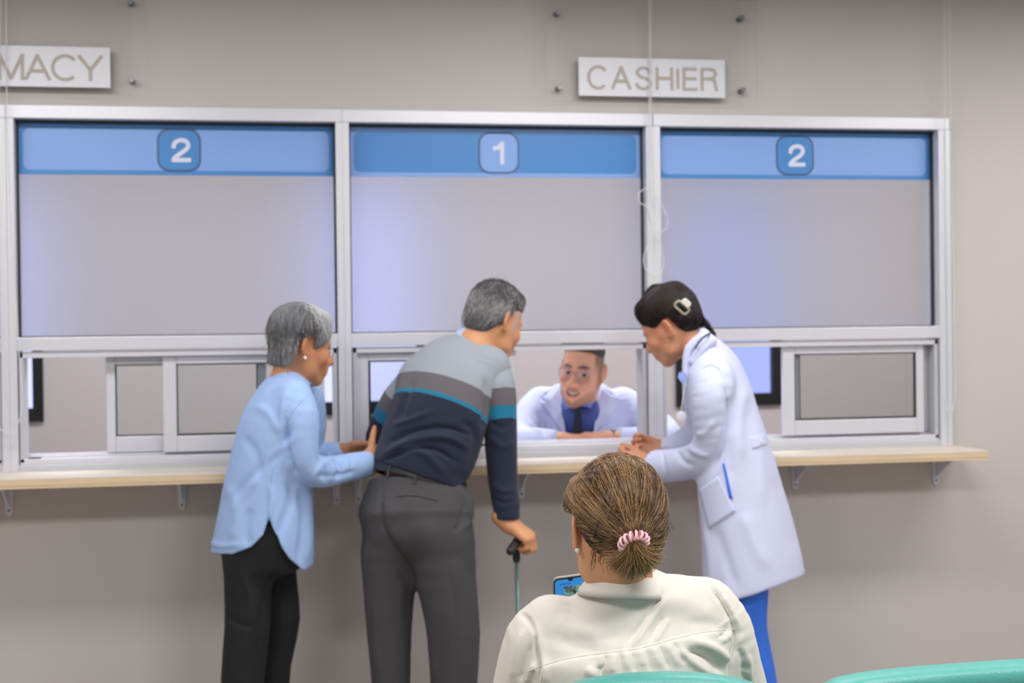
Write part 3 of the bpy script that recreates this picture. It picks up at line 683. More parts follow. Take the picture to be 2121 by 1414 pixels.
# ------------------------------------------------------------------ older man in the striped sweater
M_trou = mat('grey_trousers', (66, 64, 68), .85, bump=.25, bscale=900, var=.06, vscale=14)
M_sw = None
def build_man():
    root = floor_empty(880, 1200, 4.5, 'grey-haired man in a striped navy sweater leaning on a walking cane')
    H = Frame(P(1027, 664, 4.72), D3(.62, -.44, .66), D3(.30, .9, .32), 1.0)
    wd_ = lambda u=0.: (.92, u, -.38)
    wr = P(1051, 1082, 4.52); arm = [P(1030, 765, 4.60), P(1036, 910, 4.58), wr]
    la = [P(850, 780, 4.70), P(790, 910, 4.75), P(880, 940, 4.84)]
    B = Field(.005)
    head(B, H, ear=(-.030, -.012), neck=[(H(0, -.03, -.05), P(985, 712, 4.68), .056, .062)])
    B.loft([R3(866, 985, 4.52, wd_(-.2), .12, .07), R3(900, 870, 4.57, wd_(-.2), .12, .075), R3(945, 775, 4.64, wd_(.1), .14, .08), R3(975, 725, 4.68, wd_(.1), .08, .06)], 2, .03)
    B.chain(arm, [.036, .032, .024], .012); B.chain(la, [.036, .032, .024], .012)
    # right hand closed round the cane grip, left hand resting on the ledge in front of him
    hx, hy = D3(.3, .25, .9), D3(.8, -.55, -.1); hx = nrm(hx-hy*(hx@hy)); hn = np.cross(hy, hx)
    hand(B, wr, hy, hx, s=1.0, curls=[(45, 75, 50)]*3+[(50, 75, 50)], thumb=(.5, .5, -.6), tcurl=30, spread=0, right=True)
    hand(B, la[2], D3(.9, -.05, .4), D3(-.3, .3, .9), curl=12, s=1.)
    leg = [[P(812, 1085, 4.50), P(808, 1260, 4.50), P(812, 1420, 4.50), under(815, 1400, 4.53)+[0, 0, .08]], [P(915, 1090, 4.46), P(935, 1260, 4.46), P(943, 1420, 4.48), under(945, 1400, 4.5)+[0, 0, .08]]]
    for l in leg: B.chain(l, [.07, .05, .04, .03], .02)
    V, Q = B.mesh(1)
    C = face_colors(H, V, (204, 146, 106), brow=(90, 86, 84), lips=(178, 112, 92))
    L = H.loc(V); w = np.clip((np.abs(L[:, 0])-.045)/.02, 0, 1)*np.clip((L[:, 1]+.0)/.02, 0, 1)*np.clip((.045-L[:, 1])/.02, 0, 1)*np.clip((L[:, 2]+.05)/.03, 0, 1)
    C = C*(1-.55*w[:, None])+np.array(lin((188, 178, 176))[:3])*.55*w[:, None]
    skin_obj('body', V, Q, root, C); eyes(H, root)
    # trousers
    T = Field(.006); tw = (.93, -.22, -.30)
    T.loft([R3(865, 997, 4.52, (.93, -.24, -.3), .155, .112), R3(863, 1030, 4.51, tw, .170, .122), R3(863, 1062, 4.50, tw, .177, .125)], 2, .03, cap=.1)
    tw_ = D3(*tw); tu = nrm(UV-tw_*(UV@tw_)); T.ell(P(863, 1085, 4.485), (.179, .126, .115), [tw_, np.cross(tu, tw_), tu], .04)
    T.chain([P(812, 1080, 4.50), P(806, 1140, 4.50), P(806, 1200, 4.50), P(806, 1300, 4.50), P(810, 1420, 4.50), P(812, 1560, 4.52), leg[0][3]], [.080, .090, .084, .072, .061, .060, .062], .035)
    T.chain([P(912, 1080, 4.48), P(920, 1140, 4.47), P(924, 1200, 4.46), P(940, 1310, 4.46), P(940, 1420, 4.47), P(942, 1560, 4.5), leg[1][3]], [.085, .098, .094, .083, .074, .068, .066], .035); T.chain([P(948, 1016, 4.44), P(968, 1036, 4.45), P(971, 1056, 4.45), P(958, 1088, 4.44)], [.010, .014, .013, .008], .02)
    T.cut(lambda X, Y, Z: ((X-bp[0])*ba[0]+(Y-bp[1])*ba[1]+(Z-bp[2])*ba[2])) if False else None
    V, Q = T.mesh(5)
    V = folds(V, Q, [([(791, 1008), (790, 1060), (803, 1105), (830, 1148), (852, 1180), (861, 1208)], 5, -.009), ([(815, 1040), (812, 1090), (835, 1130)], 14, .005), ([(770, 1040), (768, 1090), (790, 1130)], 12, .004), ([(870, 1060), (890, 1140), (880, 1200)], 24, .007),
        ([(800, 1030), (800, 1120), (790, 1170)], 22, .006), ([(962, 1040), (952, 1085), (940, 1100)], 4, -.006), ([(970, 1030), (975, 1075), (958, 1095)], 6, .006), ([(820, 1180), (850, 1215), (840, 1290)], 9, -.006), ([(905, 1240), (890, 1330), (905, 1414)], 10, .005),
        ([(955, 1150), (985, 1210), (990, 1260)], 9, -.004), ([(780, 1220), (775, 1320), (785, 1400)], 9, .005), ([(930, 1180), (945, 1290), (935, 1414)], 8, -.004)])
    tro = addmesh('trousers', V, Q, M_trou, root, True); tt = bvh(V, Q)
    d = drape(tt, [(822, 1028), (860, 1026), (905, 1036)], .0012)
    if len(d) > 3: MB().tube(d, .0022, 6).build('pocket_welt', M_trou, tro, smooth=True)
    # belt
    bc, bw = P(866, 998, 4.52), D3(.93, -.22, -.3); bax = D3(.25, .93, .2); bw = nrm(bw-bax*(bw@bax)); bd = np.cross(bax, bw); bp_ = []
    ring = [bc+bw*.157*math.cos(a)+bd*.116*math.sin(a) for a in np.arange(48)*2*math.pi/48]
    m = MB()
    for i in range(48):
        p, q = ring[i], ring[(i+1) % 48]; m.prism([p, q, q+bax*.032, p+bax*.032], (0, 0, 0), nrm(bc-p)*.012)
    belt = m.build('belt', mat('black_leather', (28, 28, 30), .4), root, label='black leather belt')
    bl = MB()
    for px, py in ((806, 972), (862, 985)):
        h = cast(bvh(np.array(m.v), np.array([f for f in m.f if len(f) == 4])), px, py)[0]
        if h is not None: MB().tube([h-bax*.025-FV*.003, h+bax*.022-FV*.003], .004, 6).build('belt_loop', M_trou, belt)
    # sweater with stripes
    def stripe_mat():
        m = mat('striped_knit', (150, 155, 165), .9, bump=.35, bscale=700, sheen=.08); nt = m.node_tree; b = nt.nodes['Principled BSDF']
        a = nt.nodes.new('ShaderNodeAttribute'); a.attribute_name = 'stripe'; r = nt.nodes.new('ShaderNodeValToRGB'); r.color_ramp.interpolation = 'CONSTANT'
        e = r.color_ramp.elements; e[0].position = 0; e[0].color = lin((20, 27, 52)); e[1].position = .25; e[1].color = lin((8, 112, 146))
        k = e.new(.5); k.color = lin((96, 92, 98)); k = e.new(.75); k.color = lin((152, 158, 168))
        nt.links.new(a.outputs['Fac'], r.inputs[0]); nt.links.new(r.outputs[0], b.inputs['Base Color']); return m
    MS = stripe_mat()
    def striped(name, V, Q, parent, axis, marks):
        o = addmesh(name, V, Q, MS, parent, True); t = bvh(V, Q); s = V@axis; mk = []
        for px in marks:
            h = cast(t, *px)[0]; mk.append(h@axis if h is not None else None)
        print(name, mk)
        at = o.data.attributes.new('stripe', 'FLOAT', 'POINT')
        at.data.foreach_set('value', np.interp(s, [mk[2]-.4, mk[2], mk[1], mk[0], mk[0]+.3], [0, .25, .5, .75, 1]).astype(np.float32)); return o
    S = Field(.005)
    S.loft([R3(866, 1015, 4.52, wd_(-.22), .158, .120), R3(868, 972, 4.52, wd_(-.22), .156, .118), R3(884, 935, 4.54, wd_(-.2), .166, .122), R3(904, 875, 4.57, wd_(-.12), .166, .125), R3(920, 820, 4.61, wd_(-.02), .166, .120), R3(938, 775, 4.645, wd_(.06), .163, .108), R3(960, 745, 4.67, wd_(.02), .13, .092), R3(978, 724, 4.69, wd_(-.12), .088, .07)], 3, .03, cap=.3)
    S.ell(P(868, 790, 4.68), (.062, .062, .062), k=.05); S.ell(P(1022, 760, 4.62), (.055, .06, .06), k=.05)
    def swhem(X, Y, Z):
        x, y, z = X-CAM[0], Y-CAM[1], Z-CAM[2]; dd = x*FV[0]+y*FV[1]+z*FV[2]
        px = IW/2+FPX*(x*RV[0]+y*RV[1]+z*RV[2])/dd; py = IH/2-FPX*(x*UV[0]+y*UV[1]+z*UV[2])/dd
        return ((py-np.interp(px, [740, 768, 800, 830, 868, 900, 962], [948, 952, 960, 970, 985, 994, 1018]))*dd/FPX).astype(np.float32)
    S.cut(swhem)
    V, Q = S.mesh(2)
    V = folds(V, Q, [(a_, b_, c_*1.45) for a_, b_, c_ in [([(800, 920), (850, 895), (920, 885), (985, 905)], 6, -.007), ([(790, 945), (850, 915), (920, 905), (975, 930)], 7, .008), ([(785, 960), (840, 935), (900, 930), (950, 960)], 5, -.007), ([(815, 880), (850, 870), (900, 850)], 6, .005), ([(830, 930), (880, 940), (925, 985)], 8, .006), ([(955, 870), (985, 900), (975, 960)], 8, -.005),
        ([(1005, 780), (1008, 840), (1000, 890)], 6, -.008), ([(860, 780), (838, 830), (825, 870)], 7, -.006)]])
    sw = striped('sweater', V, Q, root, D3(.34, .86, .38), [(925, 779), (925, 818), (930, 827)])
    A = Field(.005); A.chain([P(1018, 752, 4.63), P(1032, 800, 4.60), P(1036, 860, 4.59), P(1038, 930, 4.57), P(1042, 1000, 4.55), P(1048, 1045, 4.53)], [.052, .056, .054, .052, .047, .043], .02, n=2)
    A.cone(P(1049, 1045, 4.53), P(1051, 1072, 4.52), .041, .040, .006); A.cut(lambda X, Y, Z: ((wr[2]+.012-Z)+0*X+0*Y).astype(np.float32))
    V, Q = A.mesh(1); V = folds(V, Q, [([(1010, 900), (1040, 925), (1068, 915)], 7, .005), ([(1012, 870), (1040, 885), (1065, 870)], 6, -.005), ([(1018, 1000), (1045, 1018), (1070, 1010)], 6, .005), ([(1020, 1030), (1045, 1042), (1066, 1035)], 4, -.005)])
    striped('sleeve', V, Q, sw, nrm(P(1024, 770, 4.62)-P(1036, 890, 4.58)), [(1038, 803), (1038, 839), (1038, 865)])
    A = Field(.005); A.chain([P(862, 786, 4.69), P(826, 830, 4.71), P(800, 880, 4.73), P(790, 924, 4.76), P(836, 945, 4.81), P(868, 942, 4.83)], [.056, .058, .054, .052, .046, .036], .02, n=2)
    V, Q = A.mesh(1); striped('sleeve', V, Q, sw, nrm(P(862, 786, 4.69)-P(795, 900, 4.74)), [(808, 825), (794, 852), (785, 874)])
    # shirt collar
    c = MB(); cc = P(981, 714, 4.69); cx_, cu = D3(.9, -.2, -.42), D3(.30, .9, .30); cx_ = nrm(cx_-cu*(cx_@cu)); cy = np.cross(cu, cx_); n = 40
    rg = lambda a, r, h: cc+cu*h+cx_*r*math.cos(a)+cy*r*.9*math.sin(a)
    V = []; Fq = []
    for i in range(n):
        a = 2*math.pi*i/n; V += [rg(a, .084, -.012), rg(a, .066, .034), rg(a, .062, .034), rg(a, .078, -.012)]
    for i in range(n):
        j = (i+1) % n; Fq += [(4*i+k, 4*j+k, 4*j+(k+1) % 4, 4*i+(k+1) % 4) for k in range(4)]
    addmesh('shirt_collar', V, Fq, mat('pale_blue_cotton', (188, 206, 240), .8), root, True, label='pale blue shirt collar')
    # hair: longer grey top, short white sides
    hf = Field(.004); hf.ell(H(0, -.026, .040), (.079, .092, .088), H.R, .01); hf.ell(H(0, -.045, .005), (.073, .066, .078), H.R, .02)
    hf.ell(H(0, .014, .08), (.058, .056, .045), H.R, .02); hf.cone(H(-.03, .034, .092), H(.03, .038, .09), .02, .018, .02); hf.ell(H(0, -.07, -.03), (.060, .040, .055), H.R, .02)
    def hcut(X, Y, Z):
        x, y, z = [(X-H.c[0])*H.R[i][0]+(Y-H.c[1])*H.R[i][1]+(Z-H.c[2])*H.R[i][2] for i in range(3)]
        low = np.interp(y, [-.13, -.06, -.02, .0, .02, .06, .1], [-.085, -.075, -.02, .035, .045, .055, .058]).astype(np.float32) if np.ndim(y) else 0
        return low-z
    hf.cut(hcut)
    V, Q = hf.mesh(1); ho = addmesh('hair', V, Q, mat('grey_hair_base', (88, 86, 88), .8, var=.15, vscale=40), root, True, label='short grey hair'); tr = bvh(V, Q)
    st = []; tn = []
    for i in range(5200):
        d = nrm(rng.normal(size=3)); d[2] = abs(d[2])*1.0-.45*(d[1] < -.1)
        d = nrm(d); t = nrm(d+np.array([rng.normal(0, .22), -.1+.5*(d[1] > .3)+rng.normal(0, .16), -.36+.1*d[2]+rng.normal(0, .1)]))
        s = flow(tr, H, (0, -.02, .03), d, t, 5, 0.)
        if len(s) < 4: continue
        sw_ = rng.uniform(.001, .007); s = [p+(p-H(0, -.02, .03))/.1*sw_*(.2+j/4) for j, p in enumerate(s)]
        st.append(s); tn.append(np.clip(streak(d, .5, .8)*.8+.25*(d[2] < .25), 0, 1))
    hair_curves('hair_strands', st, hair_mat('grey_hair', (52, 51, 54), (112, 110, 112), (190, 188, 190), .45, 28), ho, .0007, tone=tn)
    # shoes
    for l in leg: shoe(root, l[3], (.3, .9), MATS['black_leather'])
    # cane
    ck = empty('walking_cane', under(1075, 1300, 4.5), 'black-handled walking cane with a slim grey-green shaft held by the man', 'cane')
    M_rub = mat('black_rubber', (26, 26, 29), .5); top = P(1069, 1122, 4.56); foot = np.array([*P(1083, 1300, 4.50)[:2], 0.]); ax = nrm(top-foot)
    foot = P(1081, 1600, 4.50); foot = top+(foot-top)*((top[2]-.03)/(top[2]-foot[2])); ax = nrm(top-foot)
    MB().tube([foot, top], .0062, 14).build('shaft', mat('grey_green_metal', (120, 148, 148), .3, .5), ck, smooth=True)
    gc = wr+hy*.060-hn*.030; top0 = gc+hx*.012
    f = Field(.003); f.chain([gc-hx*.078-hn*.004, gc-hx*.05, gc, gc+hx*.05], [.0135, .0145, .013, .012], .01, n=3); f.chain([top0, top, top-ax*.055], [.013, .0125, .0125], .01)
    V, Q = f.mesh(1); addmesh('handle', V, Q, M_rub, ck, True, label='black moulded handle')
    MB().tube([foot-ax*.028, foot-ax*.02, foot+ax*.03], [.014, .016, .010], 14).build('rubber_tip', M_rub, ck, smooth=True)
build_man()
# ------------------------------------------------------------------ older woman in the blue shirt
def build_old_woman():
    root = floor_empty(540, 1200, 4.5, 'silver-haired woman in a long pale blue shirt holding the arm of the man')
    Z = 4.5; H = Frame(P(626, 713, 4.53), D3(.83, -.27, .45), D3(.22, .95, .12), .98)
    wA = lambda u=0.: (.40, u, -.9)
    ne = P(757, 960, 4.52); fe = P(700, 935, 4.70)
    arm = [P(612, 832, 4.38), P(628, 968, 4.38), P(762, 952, 4.55)]; far = [P(640, 835, 4.68), P(640, 945, 4.72), P(702, 937, 4.72)]
    B = Field(.005)
    head(B, H, ear=(-.016, -.006), jaw=.95, neck=[(H(0, -.025, -.05), P(598, 800, 4.53), .050, .058)])
    B.loft([R3(545, 1120, Z, wA(), .13, .10), R3(565, 960, Z, wA(), .13, .09), R3(580, 860, Z, wA(), .14, .085), R3(597, 800, Z, wA(), .09, .06)], 2, .03)
    B.chain(arm, [.036, .03, .024], .012); B.chain(far, [.036, .03, .024], .012)
    hy = D3(.45, .35, .75); hx = D3(.05, .95, -.3)
    hand(B, arm[2], D3(.62, .05, .6), D3(-.2, .95, .1), s=.95, curls=[(28, 35, 25)]*4, thumb=(.85, .40, -.1), tcurl=5, right=True)
    hand(B, far[2], D3(.95, .1, .1), D3(.1, .8, -.5), curl=22, s=.92, thumb=(.5, .8, -.2))
    leg = [[P(512, 1130, 4.42), P(512, 1290, 4.42), P(503, 1414, 4.42), under(500, 1400, 4.44)+[0, 0, .08]], [P(560, 1130, 4.62), P(584, 1280, 4.60), P(578, 1414, 4.60), under(575, 1400, 4.62)+[0, 0, .08]]]
    for l in leg: B.chain(l, [.06, .042, .034, .028], .02)
    V, Q = B.mesh(1); skin_obj('body', V, Q, root, face_colors(H, V, (190, 134, 98), brow=(110, 96, 88), lips=(160, 92, 80), blush=(190, 108, 84))); eyes(H, root)
    # black trousers
    T = Field(.006); T.loft([R3(548, 1060, Z, wA(), .165, .125), R3(545, 1110, Z, wA(), .175, .135), R3(545, 1160, Z, wA(), .165, .125)], 2, .03, cap=.4)
    T.chain([P(516, 1130, 4.42), P(514, 1210, 4.42), P(512, 1300, 4.42), P(503, 1400, 4.42), P(498, 1560, 4.43), leg[0][3]], [.082, .074, .070, .067, .062, .06], .03)
    T.chain([P(560, 1140, 4.60), P(572, 1210, 4.60), P(584, 1280, 4.58), P(573, 1350, 4.58), P(566, 1420, 4.58), leg[1][3]], [.080, .068, .058, .055, .052, .055], .03)
    V, Q = T.mesh(2); V = folds(V, Q, [([(500, 1180), (520, 1260), (500, 1380)], 9, .006), ([(560, 1180), (540, 1280), (535, 1400)], 6, -.005), ([(480, 1220), (490, 1300)], 8, -.004), ([(470, 1270), (490, 1290), (530, 1300)], 6, -.004)])
    addmesh('trousers', V, Q, mat('black_trousers', (18, 20, 24), .8, bump=.2, bscale=800), root, True)
    # long shirt with curved tails
    M_sh = mat('blue_oxford', (158, 186, 232), .85, bump=.25, bscale=500, var=.03, vscale=30)
    S = Field(.005)
    S.loft([R3(536, 1215, Z, wA(), .205, .160), R3(543, 1150, Z, wA(), .20, .158), R3(549, 1090, Z, wA(), .195, .150), R3(554, 1030, Z, wA(), .185, .140), R3(562, 960, Z, wA(), .18, .128), R3(572, 880, Z, wA(), .178, .108), R3(588, 822, 4.515, wA(), .16, .082), R3(604, 788, 4.53, wA(), .09, .062), R3(613, 770, 4.535, wA(), .066, .055)], 3, .03, cap=.3)
    S.chain([P(610, 822, 4.40), P(622, 862, 4.37), P(624, 920, 4.36), P(630, 962, 4.37), P(668, 977, 4.42), P(715, 969, 4.48), P(735, 966, 4.51)], [.052, .057, .053, .050, .049, .044, .041], .03, n=3)
    S.cone(P(728, 966, 4.50), P(757, 962, 4.54), .043, .043, .006)
    S.chain([P(640, 828, 4.66), P(645, 880, 4.69), P(640, 942, 4.72), P(680, 940, 4.72), P(700, 938, 4.72)], [.052, .05, .046, .04, .036], .03)
    hx_ = [400, 428, 440, 480, 520, 545, 557, 562, 575, 600, 628, 645, 660, 700]; hy_ = [1130, 1140, 1146, 1148, 1133, 1108, 1072, 1085, 1122, 1158, 1182, 1172, 1150, 1100]
    def hem(X, Y, Z_):
        x, y, z = X-CAM[0], Y-CAM[1], Z_-CAM[2]; d = x*FV[0]+y*FV[1]+z*FV[2]
        px = IW/2+FPX*(x*RV[0]+y*RV[1]+z*RV[2])/d; py = IH/2-FPX*(x*UV[0]+y*UV[1]+z*UV[2])/d
        return ((py-np.interp(px, hx_, hy_))*d/FPX).astype(np.float32)
    S.cut(hem)
    V, Q = S.mesh(1)
    V = folds(V, Q, [(a_, b_, c_*1.4) for a_, b_, c_ in [([(600, 870), (582, 930), (520, 990), (470, 1050)], 10, -.007), ([(612, 905), (560, 950), (500, 1030)], 9, .006), ([(605, 960), (600, 1040), (575, 1110), (570, 1150)], 9, -.006), ([(622, 1010), (630, 1080), (620, 1170)], 9, -.008), ([(645, 1020), (650, 1100), (640, 1160)], 8, .006),
        ([(560, 1000), (562, 1040), (558, 1075)], 5, .005), ([(588, 850), (592, 900), (600, 950), (618, 990)], 5, -.008), ([(600, 800), (585, 840), (590, 900)], 7, .005), ([(660, 950), (675, 975), (672, 1000)], 5, -.006), ([(690, 945), (705, 970), (700, 992)], 5, -.006), ([(676, 945), (690, 972), (686, 998)], 5, .006), ([(640, 1000), (665, 965), (690, 940)], 7, .005), ([(650, 985), (700, 985), (740, 975)], 6, -.005),
        ([(530, 840), (560, 860), (580, 900)], 9, .004), ([(500, 900), (530, 940), (540, 1000)], 10, -.004), ([(470, 1000), (490, 1060), (480, 1130)], 12, .005), ([(520, 1050), (510, 1090), (515, 1135)], 9, -.004), ([(726, 940), (728, 962), (728, 988)], 3, -.004), ([(430, 1118), (455, 1130), (500, 1128)], 6, .004)]])
    sh = addmesh('shirt', V, Q, M_sh, root, True); tt = bvh(V, Q)
    for l in ([(557, 1074), (558, 1030), (566, 960)], [(640, 815), (612, 845), (596, 872), (590, 905)]):
        d = drape(tt, l, .0006)
        if len(d) > 3: MB().tube(d, .0011, 5).build('seam', M_sh, sh, smooth=True)
    # stand collar
    cc = P(611, 772, 4.535); cu = D3(.28, .93, .05); cx_ = D3(.95, -.28, .1); cx_ = nrm(cx_-cu*(cx_@cu)); cy = np.cross(cu, cx_); V = []; Fq = []; n = 40
    for i in range(n):
        a = 2*math.pi*i/n; g = lambda r, h: cc+cu*h+cx_*r*math.cos(a)+cy*r*.95*math.sin(a); V += [g(.070, -.02), g(.060, .018), g(.056, .018), g(.062, -.02)]
    for i in range(n): j = (i+1) % n; Fq += [(4*i+k, 4*j+k, 4*j+(k+1) % 4, 4*i+(k+1) % 4) for k in range(4)]
    addmesh('shirt_collar', V, Fq, M_sh, sh, True)
    # silver bob
    hf = Field(.004); hf.ell(H(0, -.022, .040), (.084, .102, .088), H.R, .01); hf.ell(H(0, -.040, -.025), (.075, .060, .075), H.R, .02); hf.ell(H(.052, .026, .035), (.030, .038, .046), H.R, .02); hf.ell(H(-.052, .026, .035), (.030, .038, .046), H.R, .02)
    hf.cone(H(-.01, -.070, -.07), H(-.02, -.088, -.10), .024, .010, .02); hf.cone(H(-.035, .034, .085), H(.035, .034, .085), .030, .030, .02); hf.ell(H(.072, -.045, -.055), (.014, .035, .045), H.R, .02)
    def hcut(X, Y, Z_):
        x, y, z = [(X-H.c[0])*H.R[i][0]+(Y-H.c[1])*H.R[i][1]+(Z_-H.c[2])*H.R[i][2] for i in range(3)]
        low = np.interp(y, [-.15, -.10, -.06, -.044, -.034, .008, .016, .05, .075, .09, .12], [-.085, -.088, -.09, -.075, .030, .030, -.02, .015, .05, .07, .08]).astype(np.float32)
        return low-z
    hf.cut(hcut); V, Q = hf.mesh(1)
    ho = addmesh('hair', V, Q, mat('silver_hair_base', (112, 112, 116), .75, var=.12, vscale=30), root, True, label='silver grey bob'); tr = bvh(V, Q); st = []; tn = []
    for i in range(5200):
        az = rng.uniform(-math.pi, math.pi); d0 = nrm([.25*rng.normal()+.1*math.sin(az), -.15+.22*rng.normal()+.2*math.cos(az), 1])
        d1 = nrm([math.sin(az)*.85, math.cos(az)*.9, rng.uniform(-1.1, .2) if math.cos(az) < .1 else rng.uniform(-.25, .45)])
        s = flow(tr, H, (0, -.02, .02), d0, d1, 9, rng.uniform(-.001, .0035), .05, rng.uniform(.5, 1.0))
        if len(s) < 4: continue
        if d1[2] < -.25 and d1[1] < .1 and rng.random() < .5:
            g = s[-1]-s[-2]; s = s+[s[-1]+g*.5-UV*.006, s[-1]+g*.8-UV*.014-H.y*rng.uniform(-.004, .008)]
        st.append(s[int(rng.integers(0, 2)):]); tn.append(np.clip(streak(d1, .4, .8)*.75+.75*np.clip(d1[1]-.2, 0, 1), 0, 1))
    hair_curves('hair_strands', st, hair_mat('silver_hair', (66, 66, 72), (128, 128, 132), (214, 212, 212), .42, 22), ho, .0008, tone=tn)
    pearl(root, H(.083, -.008, -.047), .0058)
    for l in leg: shoe(root, l[3], (.9, .3), MATS['black_trousers'], .23)
build_old_woman()
# ------------------------------------------------------------------ woman in the white coat at the right
def build_doctor():
    root = floor_empty(1555, 1200, 4.68, 'dark-haired woman in a long white coat and blue trousers bending to the window')
    Z = 4.68; H = Frame(P(1385, 673, 4.72), D3(-.68, -.55, .46), D3(-.5, .82, .2), .97)
    wA = lambda u=0.: (.45, u, .88)
    near = [P(1478, 785, 4.56), P(1476, 915, 4.58), P(1348, 964, 4.83)]; far = [P(1440, 775, 4.85), P(1452, 890, 4.93), P(1376, 932, 4.93)]
    B = Field(.005)
    head(B, H, ear=(-.026, -.018), jaw=.92, neck=[(H(0, -.03, -.05), P(1458, 730, 4.70), .048, .058)])
    B.loft([R3(1545, 1110, Z, wA(), .13, .09), R3(1515, 940, Z, wA(), .12, .08), R3(1488, 800, Z, wA(), .13, .075), R3(1460, 735, Z, wA(), .08, .055)], 2, .03)
    B.chain(near, [.036, .03, .024], .012); B.chain(far, [.036, .03, .024], .012)
    hand(B, near[2], D3(-.9, .12, .3), D3(.05, .85, -.3), s=1.05, curls=[(48, 75, 50)]*4, thumb=(.35, .85, -.35), tcurl=25)
    hand(B, far[2], D3(-.96, .1, -.15), D3(.1, .85, .4), s=.95, curls=[(35, 60, 40)]*4, thumb=(.3, .9, -.2), tcurl=20, right=True)
    leg = [[P(1545, 1140, 4.60), P(1548, 1320, 4.60), P(1566, 1440, 4.60), under(1572, 1400, 4.62)+[0, 0, .08]], [P(1535, 1140, 4.80), P(1525, 1320, 4.80), P(1545, 1440, 4.8), under(1550, 1400, 4.82)+[0, 0, .08]]]
    for l in leg: B.chain(l, [.06, .042, .034, .028], .02)
    V, Q = B.mesh(1); skin_obj('body', V, Q, root, face_colors(H, V, (204, 144, 112), brow=(46, 34, 30), lips=(178, 98, 90), blush=(206, 120, 92))); eyes(H, root, (0, .9, -.3))
    M_scr = mat('blue_scrubs', (52, 112, 224), .8, bump=.2, bscale=700)
    T = Field(.006); T.loft([R3(1545, 1060, Z, wA(), .15, .115), R3(1548, 1120, Z, wA(), .165, .12), R3(1548, 1170, Z, wA(), .16, .115)], 2, .03, cap=.4)
    T.chain([P(1545, 1150, 4.60), P(1546, 1230, 4.60), P(1546, 1300, 4.60), P(1556, 1380, 4.60), P(1566, 1480, 4.6), leg[0][3]], [.078, .070, .066, .074, .082, .09], .03)
    T.chain([P(1540, 1150, 4.78), P(1530, 1230, 4.78), P(1525, 1300, 4.78), P(1535, 1380, 4.78), P(1545, 1480, 4.8), leg[1][3]], [.078, .070, .066, .070, .078, .085], .03)
    V, Q = T.mesh(2); V = folds(V, Q, [([(1560, 1240), (1555, 1320), (1570, 1414)], 8, -.006), ([(1580, 1250), (1575, 1330), (1595, 1414)], 6, .006)])
    addmesh('scrub_trousers', V, Q, M_scr, root, True)
    M_coat = mat('white_coat', (205, 210, 240), .8, bump=.15, bscale=500)
    S = Field(.005)
    S.loft([R3(1566, 1290, Z, wA(), .22, .165), R3(1561, 1190, Z, wA(), .215, .160), R3(1549, 1100, Z, wA(), .20, .147), R3(1534, 1020, Z, wA(), .185, .133), R3(1519, 940, Z, wA(), .175, .118), R3(1504, 870, Z, wA(), .172, .102), R3(1490, 810, Z, wA(), .17, .094), R3(1480, 765, 4.69, wA(), .155, .080), R3(1466, 735, 4.70, wA(), .10, .066), R3(1452, 716, 4.71, wA(), .062, .050)], 3, .03, cap=.25)
    S.chain([P(1482, 782, 4.57), P(1474, 820, 4.54), P(1474, 870, 4.55), P(1480, 912, 4.57), P(1458, 944, 4.63), P(1405, 962, 4.73), P(1335, 966, 4.84)], [.054, .058, .056, .054, .054, .055, .056], .03, n=3)
    S.chain([P(1445, 775, 4.84), P(1448, 840, 4.90), P(1450, 890, 4.93), P(1410, 920, 4.93), P(1384, 931, 4.93)], [.055, .054, .052, .046, .042], .03)
    def hem(X, Y, Z_):
        x, y, z = X-CAM[0], Y-CAM[1], Z_-CAM[2]; d = x*FV[0]+y*FV[1]+z*FV[2]
        px = IW/2+FPX*(x*RV[0]+y*RV[1]+z*RV[2])/d; py = IH/2-FPX*(x*UV[0]+y*UV[1]+z*UV[2])/d
        return ((py-np.interp(px, [1400, 1450, 1480, 1517, 1560, 1600, 1645, 1681, 1720], [1225, 1236, 1244, 1244, 1232, 1217, 1200, 1183, 1165]))*d/FPX).astype(np.float32)
    S.cut(hem); cdir = nrm(P(1340, 964, 4.84)-P(1405, 962, 4.73)+UV*.02); ce = P(1354, 965, 4.81)
    S.cut(lambda X, Y, Z_: np.where((X-ce[0])**2+(Y-ce[1])**2+(Z_-ce[2])**2 < .012, (X-ce[0])*cdir[0]+(Y-ce[1])*cdir[1]+(Z_-ce[2])*cdir[2], -1.).astype(np.float32))
    V, Q = S.mesh(3)
    V = folds(V, Q, [(a_, b_, c_*1.3) for a_, b_, c_ in [([(1505, 800), (1512, 860), (1500, 920), (1470, 985)], 7, -.011), ([(1480, 940), (1450, 985), (1428, 1000)], 7, -.006), ([(1545, 800), (1530, 870), (1535, 960)], 12, .006), ([(1520, 860), (1510, 930), (1515, 1000)], 10, -.005), ([(1500, 750), (1515, 790), (1510, 840)], 7, .006),
        ([(1560, 860), (1575, 950), (1580, 1050)], 12, .004), ([(1540, 1060), (1560, 1120), (1590, 1180)], 14, .005), ([(1480, 1090), (1500, 1150), (1530, 1230)], 12, -.005), ([(1600, 980), (1625, 1060), (1650, 1150)], 12, -.004), ([(1455, 1085), (1470, 1150), (1475, 1220)], 9, .006), ([(1425, 920), (1440, 935), (1470, 945)], 6, .006), ([(1400, 930), (1415, 955), (1440, 965)], 6, -.005),
        ([(1372, 930), (1376, 965), (1384, 1000)], 4, -.003), ([(1452, 770), (1468, 758), (1485, 762), (1500, 790)], 4, -.004), ([(1480, 870), (1460, 895), (1440, 900)], 6, .004)]])
    coat = addmesh('white_coat', V, Q, M_coat, root, True); tt = bvh(V, Q)
